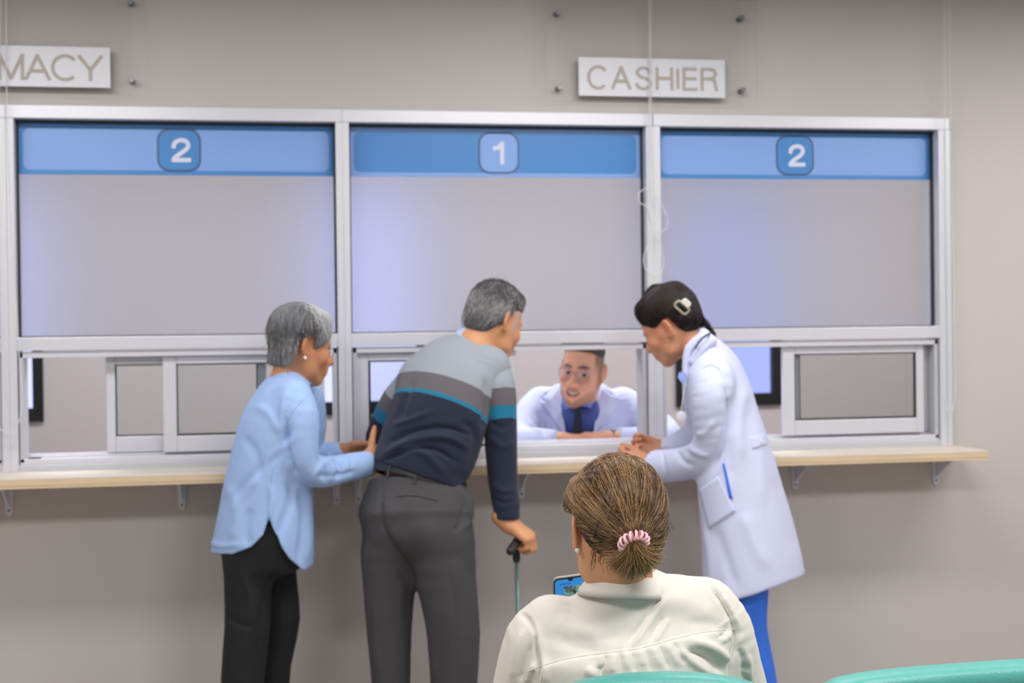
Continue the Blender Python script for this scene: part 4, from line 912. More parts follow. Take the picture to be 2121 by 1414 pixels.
    def patch(name, poly, th, m, parent, label=None, n=14):
        # a sewn-on panel laid over the coat: grid of surface points inside a four-cornered outline
        a, b, c, d = [np.array(p, float) for p in poly]; G = []
        for i in range(n+1):
            for j in range(n+1):
                u, v = i/n, j/n; q = (a*(1-u)+b*u)*(1-v)+(d*(1-u)+c*u)*v; h = cast(tt, *q); G.append((h[0]+h[1]*th, h[0]-h[1]*.001) if h[0] is not None else None)
        if any(g is None for g in G): return
        N = (n+1)**2; V = [g[0] for g in G]+[g[1] for g in G]; Fq = []
        for i in range(n):
            for j in range(n): k = i*(n+1)+j; Fq.append((k, k+1, k+n+2, k+n+1))
        per = [i*(n+1) for i in range(n+1)]+[n*(n+1)+j for j in range(1, n+1)]+[i*(n+1)+n for i in range(n-1, -1, -1)]+[j for j in range(n-1, 0, -1)]
        Fq += [(per[i], per[(i+1) % len(per)], per[(i+1) % len(per)]+N, per[i]+N) for i in range(len(per))]
        return addmesh(name, V, Fq, m, parent, True, label)
    patch('pocket', [(1450, 1014), (1488, 986), (1523, 1058), (1470, 1094)], .005, M_coat, coat)
    patch('side_opening', [(1496, 958), (1500, 960), (1518, 1034), (1510, 1030)], .0035, M_scr, coat, 'blue scrubs showing in the side slit')
    patch('back_belt', [(1554, 907), (1582, 900), (1588, 919), (1558, 929)], .0045, M_coat, coat)
    h = cast(tt, 1575, 915)
    if h[0] is not None: MB().disc(h[0]+h[1]*.004, h[1], .0095, .0035, 18).build('coat_button', M_white, coat, bevel=.001, smooth=True, label='white coat button')
    for l in ([(1455, 765), (1472, 755), (1490, 766), (1500, 795), (1507, 830)], [(1507, 830), (1506, 900), (1500, 955)], [(1346, 1000), (1375, 990)]):
        d = drape(tt, l, .0004)
        if len(d) > 3: MB().tube(d, .0012, 5).build('seam', M_coat, coat, smooth=True)
    # turned-down collar and lapel
    f = Field(.004)
    f.chain([P(1474, 706, 4.63), P(1456, 690, 4.66), P(1442, 690, 4.71)], [.016, .018, .016], .01); f.chain([P(1450, 700, 4.64), P(1428, 722, 4.64), P(1422, 760, 4.64), P(1424, 800, 4.63)], [.016, .017, .015, .012], .01)
    f.chain([P(1474, 706, 4.63), P(1452, 722, 4.61), P(1436, 748, 4.61)], [.014, .016, .014], .01)
    V, Q = f.mesh(1); addmesh('coat_collar', V, Q, M_coat, coat, True)
    M_lan = mat('lanyard_cord', (74, 76, 104), .7)
    MB().tube(cr([P(1440, 722, 4.585), P(1445, 712, 4.585), P(1455, 700, 4.59), P(1464, 694, 4.60), P(1470, 690, 4.63)], 5), .0036, 8).build('lanyard', M_lan, root, smooth=True, label='dark lanyard at the collar')
    bp = P(1411, 862, 4.60)
    MB().tube([P(1418, 800, 4.60), bp+UV*.016], .002, 6).disc(bp, -FV, .017, .006, 24).build('badge_reel', M_white, root, bevel=.001, smooth=True, label='round white badge reel')
    q = P(1414, 782, 4.595); MB().prism([q+RV*a+UV*b for a, b in ((-.012, .018), (.012, .014), (.010, -.018), (-.006, -.014), (-.016, .002))], (0, 0, 0), -FV*.006).build('collar_tab', mat('pale_blue_collar', (150, 168, 228), .8), root, label='pale blue shirt collar point')
    # dark hair gathered up with a claw clip
    hf = Field(.004); hf.ell(H(0, -.022, .042), (.081, .096, .086), H.R, .01); hf.ell(H(0, -.060, .0), (.070, .064, .075), H.R, .02); hf.ell(H(0, -.092, .055), (.040, .034, .055), H.R, .025); hf.cone(H(-.03, .036, .09), H(.03, .036, .09), .028, .028, .02)
    hf.cone(H(-.02, -.085, -.02), H(0, -.10, .03), .03, .03, .02); hf.cone(H(.0, .01, .125), H(.0, -.03, .133), .010, .012, .02)
    def hcut(X, Y, Z_):
        x, y, z = [(X-H.c[0])*H.R[i][0]+(Y-H.c[1])*H.R[i][1]+(Z_-H.c[2])*H.R[i][2] for i in range(3)]
        return (np.interp(y, [-.15, -.10, -.07, -.05, -.042, -.005, .02, .05, .075, .09, .12], [-.085, -.075, -.07, -.055, .012, .012, .0, .03, .052, .07, .085])-z).astype(np.float32)
    hf.cut(hcut); V, Q = hf.mesh(1)
    ho = addmesh('hair', V, Q, mat('dark_hair_base', (16, 13, 13), .5), root, True, label='dark brown gathered hair'); tr = bvh(V, Q); st = []; tn = []; dT = nrm([0, -.9, .45])
    for i in range(3600):
        d0 = nrm(rng.normal(size=3)); d0[2] = d0[2]*.7+.25; d0 = nrm(d0); s = flow(tr, H, (0, -.02, .03), d0, nrm(dT+rng.normal(0, .10, 3)), 8, rng.uniform(0, .002), .03)
        if len(s) >= 4: st.append(s); tn.append(streak(d0, .4))
    for i in range(90):
        b = H(*(np.array([0, -.10, -.03])+rng.normal(0, .008, 3))); e = P(1478, 694, 4.70)+rng.normal(0, .006, 3); m_ = (b+e)/2+np.array([0, 0, .008])+rng.normal(0, .003, 3); st.append(cr([b, m_, e], 4)); tn.append(rng.random())
    hair_curves('hair_strands', st, hair_mat('dark_hair', (10, 8, 9), (22, 17, 17), (62, 46, 40), .4), ho, .0008, tone=tn)
    M_clip = mat('beige_clip', (176, 166, 148), .35)
    cl = empty('hair_clip', P(1418, 632, 4.62)); place(cl, root); cl.location = Vector(P(1418, 632, 4.62))-root.location
    cx, cy_, cz = D3(.72, -.62, .2), D3(.55, .75, -.3), None; cx = nrm(cx); cy_ = nrm(cy_-cx*(cy_@cx)); cz = np.cross(cx, cy_); o = P(1412, 635, 4.625)
    if cz@FV > 0: cz = -cz
    def bar(a, b, r): return MB().tube(cr([o+cx*p[0]+cy_*p[1]+cz*p[2] for p in (a, b)], 6), r, 10)
    ring = rrect(.050, .024, .008, 4); MB().tube([o+cx*p[0]+cy_*p[1]+cz*.012*math.cos(p[0]*30) for p in ring], .0042, 8, closed=True).build('clip_jaw', M_clip, cl, smooth=True, label='beige open claw clip')
    MB().prism([o+cx*p[0]+cy_*(p[1]+.020)+cz*.002 for p in rrect(.032, .022, .009, 5)], (0, 0, 0), cz*.008).build('clip_tab', mat('pearl_white_clip', (250, 246, 240), .25), cl, bevel=.002, smooth=False, label='shiny white clip tab')
    for l in leg: shoe(root, l[3], (-.85, .4), M_white, .24)
build_doctor()
# ------------------------------------------------------------------ pharmacist behind the middle window
def build_pharmacist():
    root = floor_empty(1200, 1000, 5.85, 'smiling man in glasses, white coat and dark tie leaning behind the middle window')
    Z = 5.78; H = Frame(P(1206, 765, 5.58), D3(-.34, -.12, -.93), D3(.10, .99, -.12), 1.10, (.95, 1, 1.08))
    wA = (-1, 0, .05)
    rs, ls = P(1110, 842, 5.80), P(1302, 842, 5.82)
    right = [rs, P(1078, 911, 5.62), P(1160, 910, 5.50)]; left = [ls, P(1398, 903, 5.62), P(1262, 907, 5.48)]
    B = Field(.004)
    head(B, H, ear=(-.014, -.002), smile=True, jaw=.88, neck=[(H(0, -.02, -.05), P(1208, 870, 5.77), .054, .06)])
    B.loft([R3(1205, 1010, 5.85, wA, .14, .09), R3(1205, 930, 5.80, wA, .15, .09), R3(1205, 870, Z, wA, .12, .07)], 2, .03)
    B.chain(right, [.036, .03, .024], .012); B.chain(left, [.036, .03, .024], .012)
    hand(B, right[2], D3(1, .02, -.25), D3(.2, .25, 1), s=1.0, curl=14, right=True); hand(B, left[2], D3(-1, .03, -.15), D3(.1, .3, 1), s=1.0, curl=16)
    lg = [[P(1180, 1030, 5.88), under(1180, 1000, 5.9)+[0, 0, .08]], [P(1235, 1030, 5.88), under(1235, 1000, 5.9)+[0, 0, .08]]]
    for l in lg: B.chain([l[0], (l[0]+l[1])/2, l[1]], [.06, .045, .03], .02)
    V, Q = B.mesh(1); C = face_colors(H, V, (222, 164, 134), stubble=(96, 66, 52), smile=True, lipw=.7, brow=(60, 42, 36), lips=(196, 110, 100), blush=(224, 146, 118))
    L = H.loc(V); x, y, z = L.T; w = np.clip((np.abs(x)-.05)/.012, 0, 1)*np.clip((z-.0)/.03, 0, 1)*np.clip((.055-y)/.02, 0, 1); w = np.maximum(w, np.clip((z-.078)/.01, 0, 1)); w = np.clip(w, 0, 1)*(z < .2)*.8
    C = C*(1-w[:, None])+np.array(lin((92, 74, 62))[:3])*w[:, None]
    skin_obj('body', V, Q, root, C); eyes(H, root, (-.35, .9, -.1))
    MB().tube(cr([H(-.018, .0875, -.0625), H(-.009, .0925, -.0655), H(0, .0940, -.0665), H(.009, .0925, -.0655), H(.018, .0875, -.0625)], 4), .0042, 8).build('teeth', mat('teeth', (236, 230, 220), .3), root, smooth=True, label='white teeth')
    hf = Field(.004); hf.ell(H(0, -.015, .062), (.078, .098, .074), H.R, .01); hf.cone(H(-.045, .055, .092), H(.05, .055, .092), .026, .026, .02)
    hf.cut(lambda X, Y, Z_: ((np.interp((X-H.c[0])*H.R[1][0]+(Y-H.c[1])*H.R[1][1]+(Z_-H.c[2])*H.R[1][2], [-.12, -.05, .02, .045, .06, .12], [-.03, .0, .062, .074, .082, .088]))-((X-H.c[0])*H.R[2][0]+(Y-H.c[1])*H.R[2][1]+(Z_-H.c[2])*H.R[2][2])).astype(np.float32))
    V, Q = hf.mesh(1); addmesh('hair', V, Q, mat('brown_hair', (58, 46, 40), .6, var=.3, vscale=90), root, True, label='short brown hair')
    # trousers and coat
    T = Field(.007); T.loft([R3(1207, 960, 5.86, wA, .16, .11), R3(1207, 1050, 5.88, wA, .17, .12)], 3, .03)
    for l in lg: T.chain([l[0], (l[0]+l[1])/2, l[1]], [.085, .07, .06], .03)
    V, Q = T.mesh(1); addmesh('trousers', V, Q, MATS['grey_trousers'], root, True)
    for l in lg: shoe(root, l[1], -FV, MATS['black_leather'])
    M_coat = MATS['white_coat']; S = Field(.005)
    S.loft([R3(1205, 1130, 5.90, wA, .20, .13), R3(1205, 1000, 5.86, wA, .19, .125), R3(1204, 930, 5.82, wA, .195, .125), R3(1204, 880, 5.79, wA, .20, .115), R3(1205, 838, 5.78, wA, .185, .095), R3(1206, 812, 5.78, wA, .14, .078), R3(1207, 796, 5.79, wA, .085, .062)], 3, .03, cap=.3)
    S.chain([P(1118, 832, 5.79), P(1094, 860, 5.74), P(1076, 907, 5.64), P(1112, 911, 5.55), P(1142, 911, 5.51)], [.060, .062, .056, .048, .042], .035, n=3)
    S.chain([P(1292, 832, 5.80), P(1330, 856, 5.76), P(1385, 900, 5.64), P(1330, 907, 5.54), P(1288, 908, 5.50)], [.060, .062, .052, .046, .042], .035, n=3)
    # open front: a V cut down to the chest for shirt and tie
    fd = D3(0, 0, -1)
    def vcut(X, Y, Z_):
        x, y, z = X-CAM[0], Y-CAM[1], Z_-CAM[2]; d = x*FV[0]+y*FV[1]+z*FV[2]
        px = IW/2+FPX*(x*RV[0]+y*RV[1]+z*RV[2])/d; py = IH/2-FPX*(x*UV[0]+y*UV[1]+z*UV[2])/d
        w = np.interp(py, [770, 800, 830, 900, 960, 1000], [52, 43, 36, 26, 8, -20]); cxp = np.interp(py, [780, 905], [1203, 1197])
        return (np.minimum((w-np.abs(px-cxp))*d/FPX, (5.80-d))).astype(np.float32)
    S.cut(vcut); V, Q = S.mesh(1)
    V = folds(V, Q, [([(1142, 806), (1120, 826)], 2.5, -.006), ([(1120, 827), (1140, 833)], 2.5, -.006), ([(1132, 836), (1150, 870), (1168, 900)], 3, -.007), ([(1252, 806), (1272, 820)], 2.5, -.006), ([(1272, 821), (1256, 830)], 2.5, -.006), ([(1262, 836), (1245, 870), (1228, 900)], 3, -.007), ([(1108, 850), (1125, 880), (1130, 905)], 5, -.006), ([(1300, 845), (1280, 880), (1275, 905)], 6, -.006), ([(1095, 870), (1105, 885), (1125, 895)], 4, .005), ([(1315, 850), (1325, 870), (1318, 890)], 5, -.005), ([(1140, 820), (1150, 860), (1148, 900)], 6, .004), ([(1255, 830), (1265, 860), (1262, 900)], 6, .004)])
    coat = addmesh('white_coat', V, Q, M_coat, root, True); tt = bvh(V, Q)
    for side, pts in ((-1, [(1148, 800), (1140, 828), (1124, 836), (1150, 870), (1172, 903), (1164, 850), (1158, 806)]), (1, [(1252, 800), (1262, 820), (1284, 826), (1262, 860), (1228, 903), (1236, 850), (1246, 806)])):
        g = [cast(tt, *p) for p in pts]
        if all(h[0] is not None for h in g):
            top = [h[0]*.995+CAM*.005+h[1]*.003 for h in g]; bot = [h[0]-FV*-.004 for h in g]; n = len(top)
            Fq = [tuple(range(n)), tuple(range(2*n-1, n-1, -1))]+[(i, (i+1) % n, n+(i+1) % n, n+i) for i in range(n)]
            addmesh('lapel', top+bot, Fq, M_coat, coat)
        else: print('lapel miss', [h[0] is None for h in g])
    M_blue = mat('shaded_blue_shirt', (62, 80, 146), .7, bump=.1, bscale=600)  # same cloth as the collar, with the shade put into a darker blue
    S = Field(.005); S.loft([R3(1203, 1000, 5.85, wA, .13, .095), R3(1203, 900, 5.79, wA, .135, .10), R3(1204, 872, 5.74, wA, .115, .085), R3(1203, 852, 5.685, wA, .085, .066), R3(1204, 838, 5.64, wA, .066, .058)], 3, .02, cap=.2)
    V, Q = S.mesh(1); shirt = addmesh('dress_shirt', V, Q, M_blue, root, True); ts = bvh(V, Q)
    M_bcol = mat('lit_blue_collar', (112, 134, 204), .7)  # lit copy of the shirt cloth, lighter than the shaded front
    for pts in ([(1160, 812), (1168, 800), (1194, 836), (1180, 842), (1171, 848)], [(1240, 806), (1232, 800), (1197, 838), (1213, 842), (1224, 845)]):
        o = 5.578; top = [P(px, py, o+.0012*abs(px-1198)) for px, py in pts]; n = len(top); bot = [p+FV*.006 for p in top]
        addmesh('shirt_collar', top+bot, [tuple(range(n)), tuple(range(2*n-1, n-1, -1))]+[(i, (i+1) % n, n+(i+1) % n, n+i) for i in range(n)], M_bcol, shirt)
    M_tie = mat('navy_tie', (14, 24, 52), .55, bump=.1, bscale=500); zt = lambda py: 5.655+.0001*(py-830)
    kn = [P(px, py, 5.580) for px, py in ((1188, 834), (1206, 834), (1203, 848), (1191, 848))]; bl = [P(px, py, 5.586+.0010*(py-845)) for px, py in ((1191, 847), (1203, 847), (1210, 925), (1196, 940), (1183, 925))]
    tie = MB().prism(bl, (0, 0, 0), FV*.008).build('necktie', M_tie, root, bevel=.002, label='dark navy necktie'); MB().prism(kn, (0, 0, 0), FV*.016).build('tie_knot', M_tie, tie, bevel=.003)
    # glasses
    M_fr = mat('thin_metal_rims', (150, 130, 128), .3, .7); gl = empty('glasses', H.c); place(gl, root); gl.location = Vector(H.c)-root.location
    for s in (-1, 1):
        ring = [H(s*.033+.026*math.cos(a), .1005-.12*(.026*math.cos(a)*s)*.5, -.006+.0235*math.sin(a)) for a in np.arange(28)*2*math.pi/28]
        MB().tube(ring, .0011, 6, closed=True).build('rim', M_fr, gl, smooth=True)
        o = addmesh('lens', ring, [tuple(range(28))], MATS['lens'] if 'lens' in MATS else MATS.setdefault('lens', glass_clear('lens', (.93, .9, .97), .04)), gl, label='clear lens')
        MB().tube(cr([H(s*.058, .097, .0), H(s*.072, .06, .003), H(s*.080, .0, .002), H(s*.081, -.022, -.012)], 5), .0013, 6).build('temple', M_fr, gl, smooth=True)
    MB().tube(cr([H(-.008, .1025, .0), H(0, .107, .004), H(.008, .1025, .0)], 5), .0012, 6).build('bridge', M_fr, gl, smooth=True)
    # wrist watch
    wc = left[2]+nrm(left[1]-left[2])*.012; wa = nrm(left[1]-left[2])
    MB().tube([wc-wa*.010, wc+wa*.010], .032, 20).build('wrist_watch', MATS['black_leather'], root, smooth=False, label='dark wrist watch')
build_pharmacist()
# ------------------------------------------------------------------ seated woman in the foreground, her phone and the chairs
def build_seated():
    root = floor_empty(1300, 1400, 2.55, 'seated woman seen from behind in a cream blouse with a short ponytail')
    Z = 2.55; H = Frame(P(1274, 1084, 2.52), D3(-.27, -.24, .93), D3(-.06, .96, .24), 1.0, (.97, 1, .95))
    wA = lambda u=0.: (.96, u, .26)
    la = [P(1118, 1300, 2.56), P(1085, 1480, 2.62), P(1176, 1365, 2.90)]; ra = [P(1490, 1290, 2.62), P(1530, 1470, 2.70), P(1330, 1400, 2.98)]
    B = Field(.004)
    head(B, H, ear=(-.012, -.012), jaw=.85, neck=[(H(0, -.03, -.05), P(1289, 1212, 2.535), .041, .050)])
    B.loft([R3(1308, 1600, 2.58, wA(), .13, .09), R3(1308, 1420, 2.57, wA(), .15, .09), R3(1306, 1330, 2.565, wA(), .14, .075), R3(1300, 1285, 2.56, wA(), .10, .05), R3(1292, 1235, 2.545, wA(), .05, .045)], 2, .03)
    B.chain(la, [.036, .03, .023], .012); B.chain(ra, [.036, .03, .023], .012)
    hand(B, la[2], D3(.15, .9, .25), D3(.8, -.2, .3), s=.88, curls=[(55, 50, 30)]*4, thumb=(.6, .7, -.5)); hand(B, ra[2], D3(-.75, .55, -.1), D3(-.4, .4, .7), s=.92, curls=[(25, 35, 25)]*4, right=True)
    F0 = nrm(FV*[1, 1, 0]+RV*[1, 1, 0]*-.25); hp = P(1308, 1400, 2.58); hp = np.array([hp[0], hp[1], .56]); S0 = np.cross(F0, [0, 0, 1])
    legs = [[hp+S0*s*.09, hp+S0*s*.10+F0*.44+[0, 0, .01], hp+S0*s*.10+F0*.46+[0, 0, -.47]] for s in (-1, 1)]
    for l in legs: B.chain(l, [.07, .045, .03], .02)
    V, Q = B.mesh(1); C = face_colors(H, V, (216, 156, 118), blush=(222, 128, 92), brow=None); skin_obj('body', V, Q, root, C); BV, BQ = V, Q
    T = Field(.007); T.loft([R3(1308, 1640, 2.58, wA(), .17, .11), (hp+[0, 0, -.02], D3(*wA()), .18, .12)], 3, .03)
    for l in legs: T.chain(l, [.085, .065, .055], .04)
    V, Q = T.mesh(1); addmesh('trousers', V, Q, MATS['black_trousers'], root, True)
    for l in legs: shoe(root, l[2], F0, MATS['black_leather'], .23)
    # blouse
    M_bl = mat('cream_blouse', (224, 218, 210), .6, bump=.12, bscale=700, sheen=.1)
    S = Field(.004)
    S.loft([R3(1308, 1720, 2.59, wA(), .18, .125), R3(1308, 1560, 2.58, wA(), .178, .125), R3(1310, 1430, 2.57, wA(), .188, .128), R3(1311, 1340, 2.565, wA(.02), .192, .120), R3(1306, 1288, 2.558, wA(.05), .178, .100), R3(1301, 1254, 2.55, wA(.08), .150, .080), R3(1297, 1232, 2.545, wA(.1), .110, .070), R3(1294, 1208, 2.54, wA(.1), .076, .064)], 4, .02, cap=.2)
    S.chain([P(1135, 1288, 2.55), P(1112, 1330, 2.56), P(1096, 1400, 2.58), P(1086, 1480, 2.62), P(1120, 1420, 2.74), P(1168, 1378, 2.88)], [.046, .058, .062, .062, .050, .040], .035, n=3)
    S.chain([P(1468, 1262, 2.60), P(1492, 1310, 2.61), P(1510, 1380, 2.64), P(1524, 1470, 2.70), P(1440, 1440, 2.84), P(1345, 1405, 2.96)], [.048, .058, .060, .060, .050, .040], .035, n=3)
    V, Q = S.mesh(2)
    yoke = [(1090, 1392), (1118, 1380), (1177, 1363), (1243, 1353), (1320, 1343), (1387, 1325), (1450, 1310), (1522, 1302)]
    arm_l = [(1078, 1270), (1096, 1285), (1109, 1311), (1112, 1342), (1121, 1384), (1122, 1420)]; arm_r = [(1476, 1214), (1484, 1228), (1503, 1259), (1520, 1295), (1523, 1330), (1512, 1372), (1508, 1420)]
    fl = [([(1373, 1227), (1350, 1262), (1327, 1297), (1300, 1335)], 5, -.0035), ([(1380, 1236), (1357, 1270), (1334, 1305), (1308, 1340)], 6, .003), ([(1376, 1276), (1362, 1300), (1346, 1330)], 5, -.003), ([(1384, 1280), (1370, 1305), (1354, 1332)], 6, .0025),
          (arm_l, 5, -.0055), (arm_r, 5, -.006), ([(1102, 1290), (1118, 1330), (1128, 1385), (1130, 1420)], 9, .005), ([(1494, 1235), (1510, 1262), (1530, 1300)], 7, .004),
          ([(1085, 1300), (1070, 1350), (1058, 1414)], 9, .004), ([(1100, 1330), (1085, 1380), (1078, 1414)], 6, -.005), ([(1112, 1372), (1098, 1392), (1090, 1414)], 9, .006), ([(1240, 1376), (1248, 1395), (1258, 1414)], 9, -.006), ([(1215, 1385), (1235, 1400)], 9, .004),
          ([(1430, 1325), (1480, 1345), (1512, 1372)], 9, .007), ([(1420, 1345), (1460, 1360), (1500, 1395)], 8, -.006), ([(1400, 1340), (1440, 1375), (1480, 1400)], 8, .004), ([(1508, 1300), (1500, 1312), (1484, 1320)], 4, -.003), ([(1512, 1280), (1500, 1290), (1490, 1300)], 3, .003), ([(1516, 1312), (1502, 1322), (1488, 1328)], 4, .003), ([(1530, 1340), (1540, 1370), (1538, 1414)], 7, -.004), ([(1545, 1350), (1552, 1380), (1552, 1414)], 6, .004),
          ([(1330, 1240), (1420, 1250), (1480, 1280)], 22, .003), ([(1150, 1280), (1200, 1300), (1260, 1330)], 20, .003), ([(1160, 1320), (1190, 1340), (1240, 1345)], 12, -.002), ([(1420, 1290), (1470, 1290), (1505, 1300)], 10, -.002)]
    for x0, y0, x1, y1, s in ((1283, 1351, 1288, 1400, -1), (1296, 1350, 1300, 1385, 1), (1310, 1349, 1316, 1394, -1), (1325, 1346, 1332, 1380, 1), (1338, 1343, 1350, 1392, -1), (1352, 1340, 1366, 1380, 1), (1366, 1337, 1386, 1385, -1), (1380, 1333, 1404, 1378, 1), (1394, 1329, 1420, 1372, -1), (1270, 1353, 1268, 1392, 1), (1256, 1355, 1250, 1385, -1)):
        fl.append(([(x0, y0), ((x0+x1)/2, (y0+y1)/2), (x1, y1)], 4.5, .0028*s))
    V = folds(V, Q, [(a, b, c*1.5) for a, b, c in fl])
    # cloth below the yoke seam hangs fuller than the yoke
    pr = proj(V); N = vnormals(V, Q); yy = np.interp(pr[:, 0], [p[0] for p in yoke], [p[1] for p in yoke]); w = np.clip((pr[:, 1]-yy)/5, 0, 1)*np.clip((yy+80-pr[:, 1])/70, 0, 1)*(pr[:, 0] > 1110)*(pr[:, 0] < 1515)*np.clip(-(N@FV)*3, 0, 1)
    V = V+N*(.0032*w)[:, None]
    bl = addmesh('blouse', V, Q, M_bl, root, True); tt = bvh(V, Q)
    for l in (yoke, arm_l[1:], arm_r[1:]):
        d = drape(tt, l, .0002, 8)
        if len(d) > 3: MB().tube(d, .0009, 5).build('seam', M_bl, bl, smooth=True)
    # stand collar
    n = 56; c0, c1 = P(1290, 1216, 2.535), P(1292, 1197, 2.53); cu = D3(.05, .97, .1); cx_ = D3(.95, .12, .25); cx_ = nrm(cx_-cu*(cx_@cu)); cy = np.cross(cu, cx_); V = []; Fq = []
    for i in range(n):
        a = 2*math.pi*i/n; g = lambda c, r, h: c+cu*h+cx_*r*math.cos(a)+cy*r*.92*math.sin(a)
        V += [g(c0, .0815, -.016), g(c0, .078, -.004), g(c1, .0605, .004), g(c1, .0585, .0052), g(c1, .0565, .004), g(c0, .068, -.012)]
    for i in range(n): j = (i+1) % n; Fq += [(6*i+k, 6*j+k, 6*j+(k+1) % 6, 6*i+(k+1) % 6) for k in range(6)]
    addmesh('stand_collar', V, Fq, M_bl, bl, True)
    # hair pulled back into a short ponytail
    tl = H.loc(P(1307, 1108, 2.425))
    hf = Field(.004); hf.ell(H(0, -.014, .034), (.081, .103, .086), H.R, .01); hf.ell(H(0, -.046, .0), (.073, .064, .074), H.R, .02); hf.cone(H(0, -.08, -.03), H(*tl), .045, .017, .03)
    hf.ell(H(-.070, -.005, .035), (.016, .05, .045), H.R, .02)
    def hcut(X, Y, Z_):
        x, y, z = [(X-H.c[0])*H.R[i][0]+(Y-H.c[1])*H.R[i][1]+(Z_-H.c[2])*H.R[i][2] for i in range(3)]
        return (np.interp(y, [-.15, -.10, -.06, -.040, -.032, .0, .03, .06, .085, .1], [-.092, -.088, -.072, -.035, .015, .022, .045, .085, .1, .1])-z).astype(np.float32)
    hf.cut(hcut); V, Q = hf.mesh(1)
    ho = addmesh('hair', V, Q, mat('brown_hair_base', (66, 50, 38), .55, var=.1, vscale=30), root, True, label='brown hair with blond streaks'); tr = bvh(V, Q); st = []; tn = []
    hc0 = np.array([0, -.02, .02]); dT = nrm(tl-hc0); tw = H(*tl); k = 0
    while len(st) < 9500 and k < 16000:
        k += 1; d0 = nrm(rng.normal(size=3)); d0 = nrm(d0*[1, 1, .9]+[0, .25, .12])
        if d0[2] < -.45: continue
        rd = .10; s = flow(tr, H, hc0, d0, nrm(dT+rng.normal(0, .05, 3)), 12, rng.uniform(0, .0016)+(.003*rng.random() if rng.random() < .05 else 0), rng.normal(0, .02))
        if len(s) < 7: continue
        s[-1] = tw+H.R.T@(rng.normal(0, .006, 3)); st.append(s); tn.append(np.clip(streak(d0, .10, 1.5)-1.2*np.clip(.06-d0[2], 0, .5), 0, 1))
    # ponytail tuft, fanning down out of the tie
    ax_ = nrm(-H.y*.62-UV*.75+RV*.02); tc_ = tw+ax_*.014-FV*.011; rx = nrm(H.x-ax_*(H.x@ax_)); ry = np.cross(ax_, rx)
    for i in range(2300):
        a, q = rng.uniform(0, 2*math.pi), math.sqrt(rng.random())*.0125; b = tw-ax_*.006+rx*q*math.cos(a)+ry*q*math.sin(a); u = rng.random()
        e_ = np.array([1250+122*u, 1152+42*math.sin(math.pi*u)**.8]); e = P(e_[0]+rng.normal(0, 5), e_[1]+rng.normal(0, 6)-16*rng.random()**2, 2.435+rng.normal(0, .009)); m1 = tc_+(b-tw)*1.15+ax_*.012; m2 = m1*.45+e*.55+ax_*.006
        st.append(cr([b, m1, m2, e], 5)); tn.append(np.clip(.8+.22*math.sin(u*23+1.3*math.sin(u*61))+rng.normal(0, .16), 0, 1))
    # loose hairs round the outline and at the nape
    for i in range(130):
        d0 = nrm(np.abs(rng.normal(size=3))*[rng.choice([-1, 1]), -.6, 1]+[0, 0, .35]); d1 = nrm(d0+rng.normal(0, .55, 3)-[0, .35, 0]); s = flow(tr, H, hc0, d0, d1, 9, rng.uniform(.0015, .006), rng.normal(0, .08))
        if len(s) > 5: st.append(s); tn.append(rng.uniform(.3, 1))
    for px, py, ex, ey in ((1344, 1165, 1346, 1190), (1380, 1060, 1388, 1100), (1376, 1040, 1390, 1095)):
        for q in range(3): a, b = P(px+rng.normal(0, 4), py, 2.47), P(ex+rng.normal(0, 5), ey, 2.46); st.append(cr([a, (a+b)/2+RV*rng.normal(0, .004), b], 4)); tn.append(rng.uniform(0, .4))
    tb = bvh(BV, BQ)
    for i in range(26):
        px, py = rng.uniform(1225, 1352), rng.uniform(1128, 1160); d = drape(tb, [(px, py), (px+rng.normal(-2, 5), py+16), (px+rng.normal(-4, 9), py+rng.uniform(24, 46))], .0008, 3)
        if len(d) > 4: st.append(d); tn.append(rng.uniform(.2, .6))
    hair_curves('hair_strands', st, hair_mat('streaked_hair', (34, 24, 18), (92, 66, 47), (188, 150, 104), .36), ho, .00042, tone=tn)
    # pale pink spiral hair tie
    M_pk = mat('pink_plastic', (240, 190, 196), .3); q = []; fw = ax_; c = tc_
    for i in range(420):
        a = 2*math.pi*i/420; b = a*15; r = .0205+.0060*math.cos(b); q.append(c+rx*r*math.cos(a)+ry*r*math.sin(a)+fw*(.0070*math.sin(b)))
    MB().tube(q, .0026, 7, closed=True).build('spiral_hair_tie', M_pk, root, smooth=True, label='pale pink spiral hair tie')
    h = drape(tr, [(1243, 1076), (1237, 1095), (1231, 1118)], .0035, 4)
    if len(h) > 2: MB().tube(h, .0007, 6).build('bobby_pin', M_black, root, smooth=True, label='thin black hair pin')
    pearl(root, P(1197, 1139, 2.478), .0052); pearl(root, P(1358, 1131, 2.50), .0048)
    # phone held up in front of her
    ph = empty('phone', P(1180, 1230, 2.86), 'black phone with a blue screen held up by the seated woman', 'phone'); px_ = D3(.97, .10, .2); pu = D3(-.16, .93, -.33); pu = nrm(pu-px_*(pu@px_)); pn = np.cross(px_, pu)
    if pn@FV > 0: pn = -pn
    pc = P(1181, 1196, 2.90)-pu*.072
    MB().prism([pc+px_*a+pu*b for a, b in rrect(.072, .150, .010, 5)], (0, 0, 0), -pn*.008).build('phone_case', mat('grey_phone_shell', (150, 142, 134), .35, .3), ph, bevel=.0015)
    MB().prism([pc+pn*.0002+px_*a+pu*b for a, b in rrect(.070, .148, .009, 5)], (0, 0, 0), pn*.0008).build('phone_bezel', M_black, ph)
    MB().prism([pc+pn*.0011+px_*a+pu*b for a, b in rrect(.065, .141, .007, 5)], (0, 0, 0), pn*.0003).build('phone_screen', emit('screen_blue', (58, 140, 214), .85), ph, label='lit blue screen')
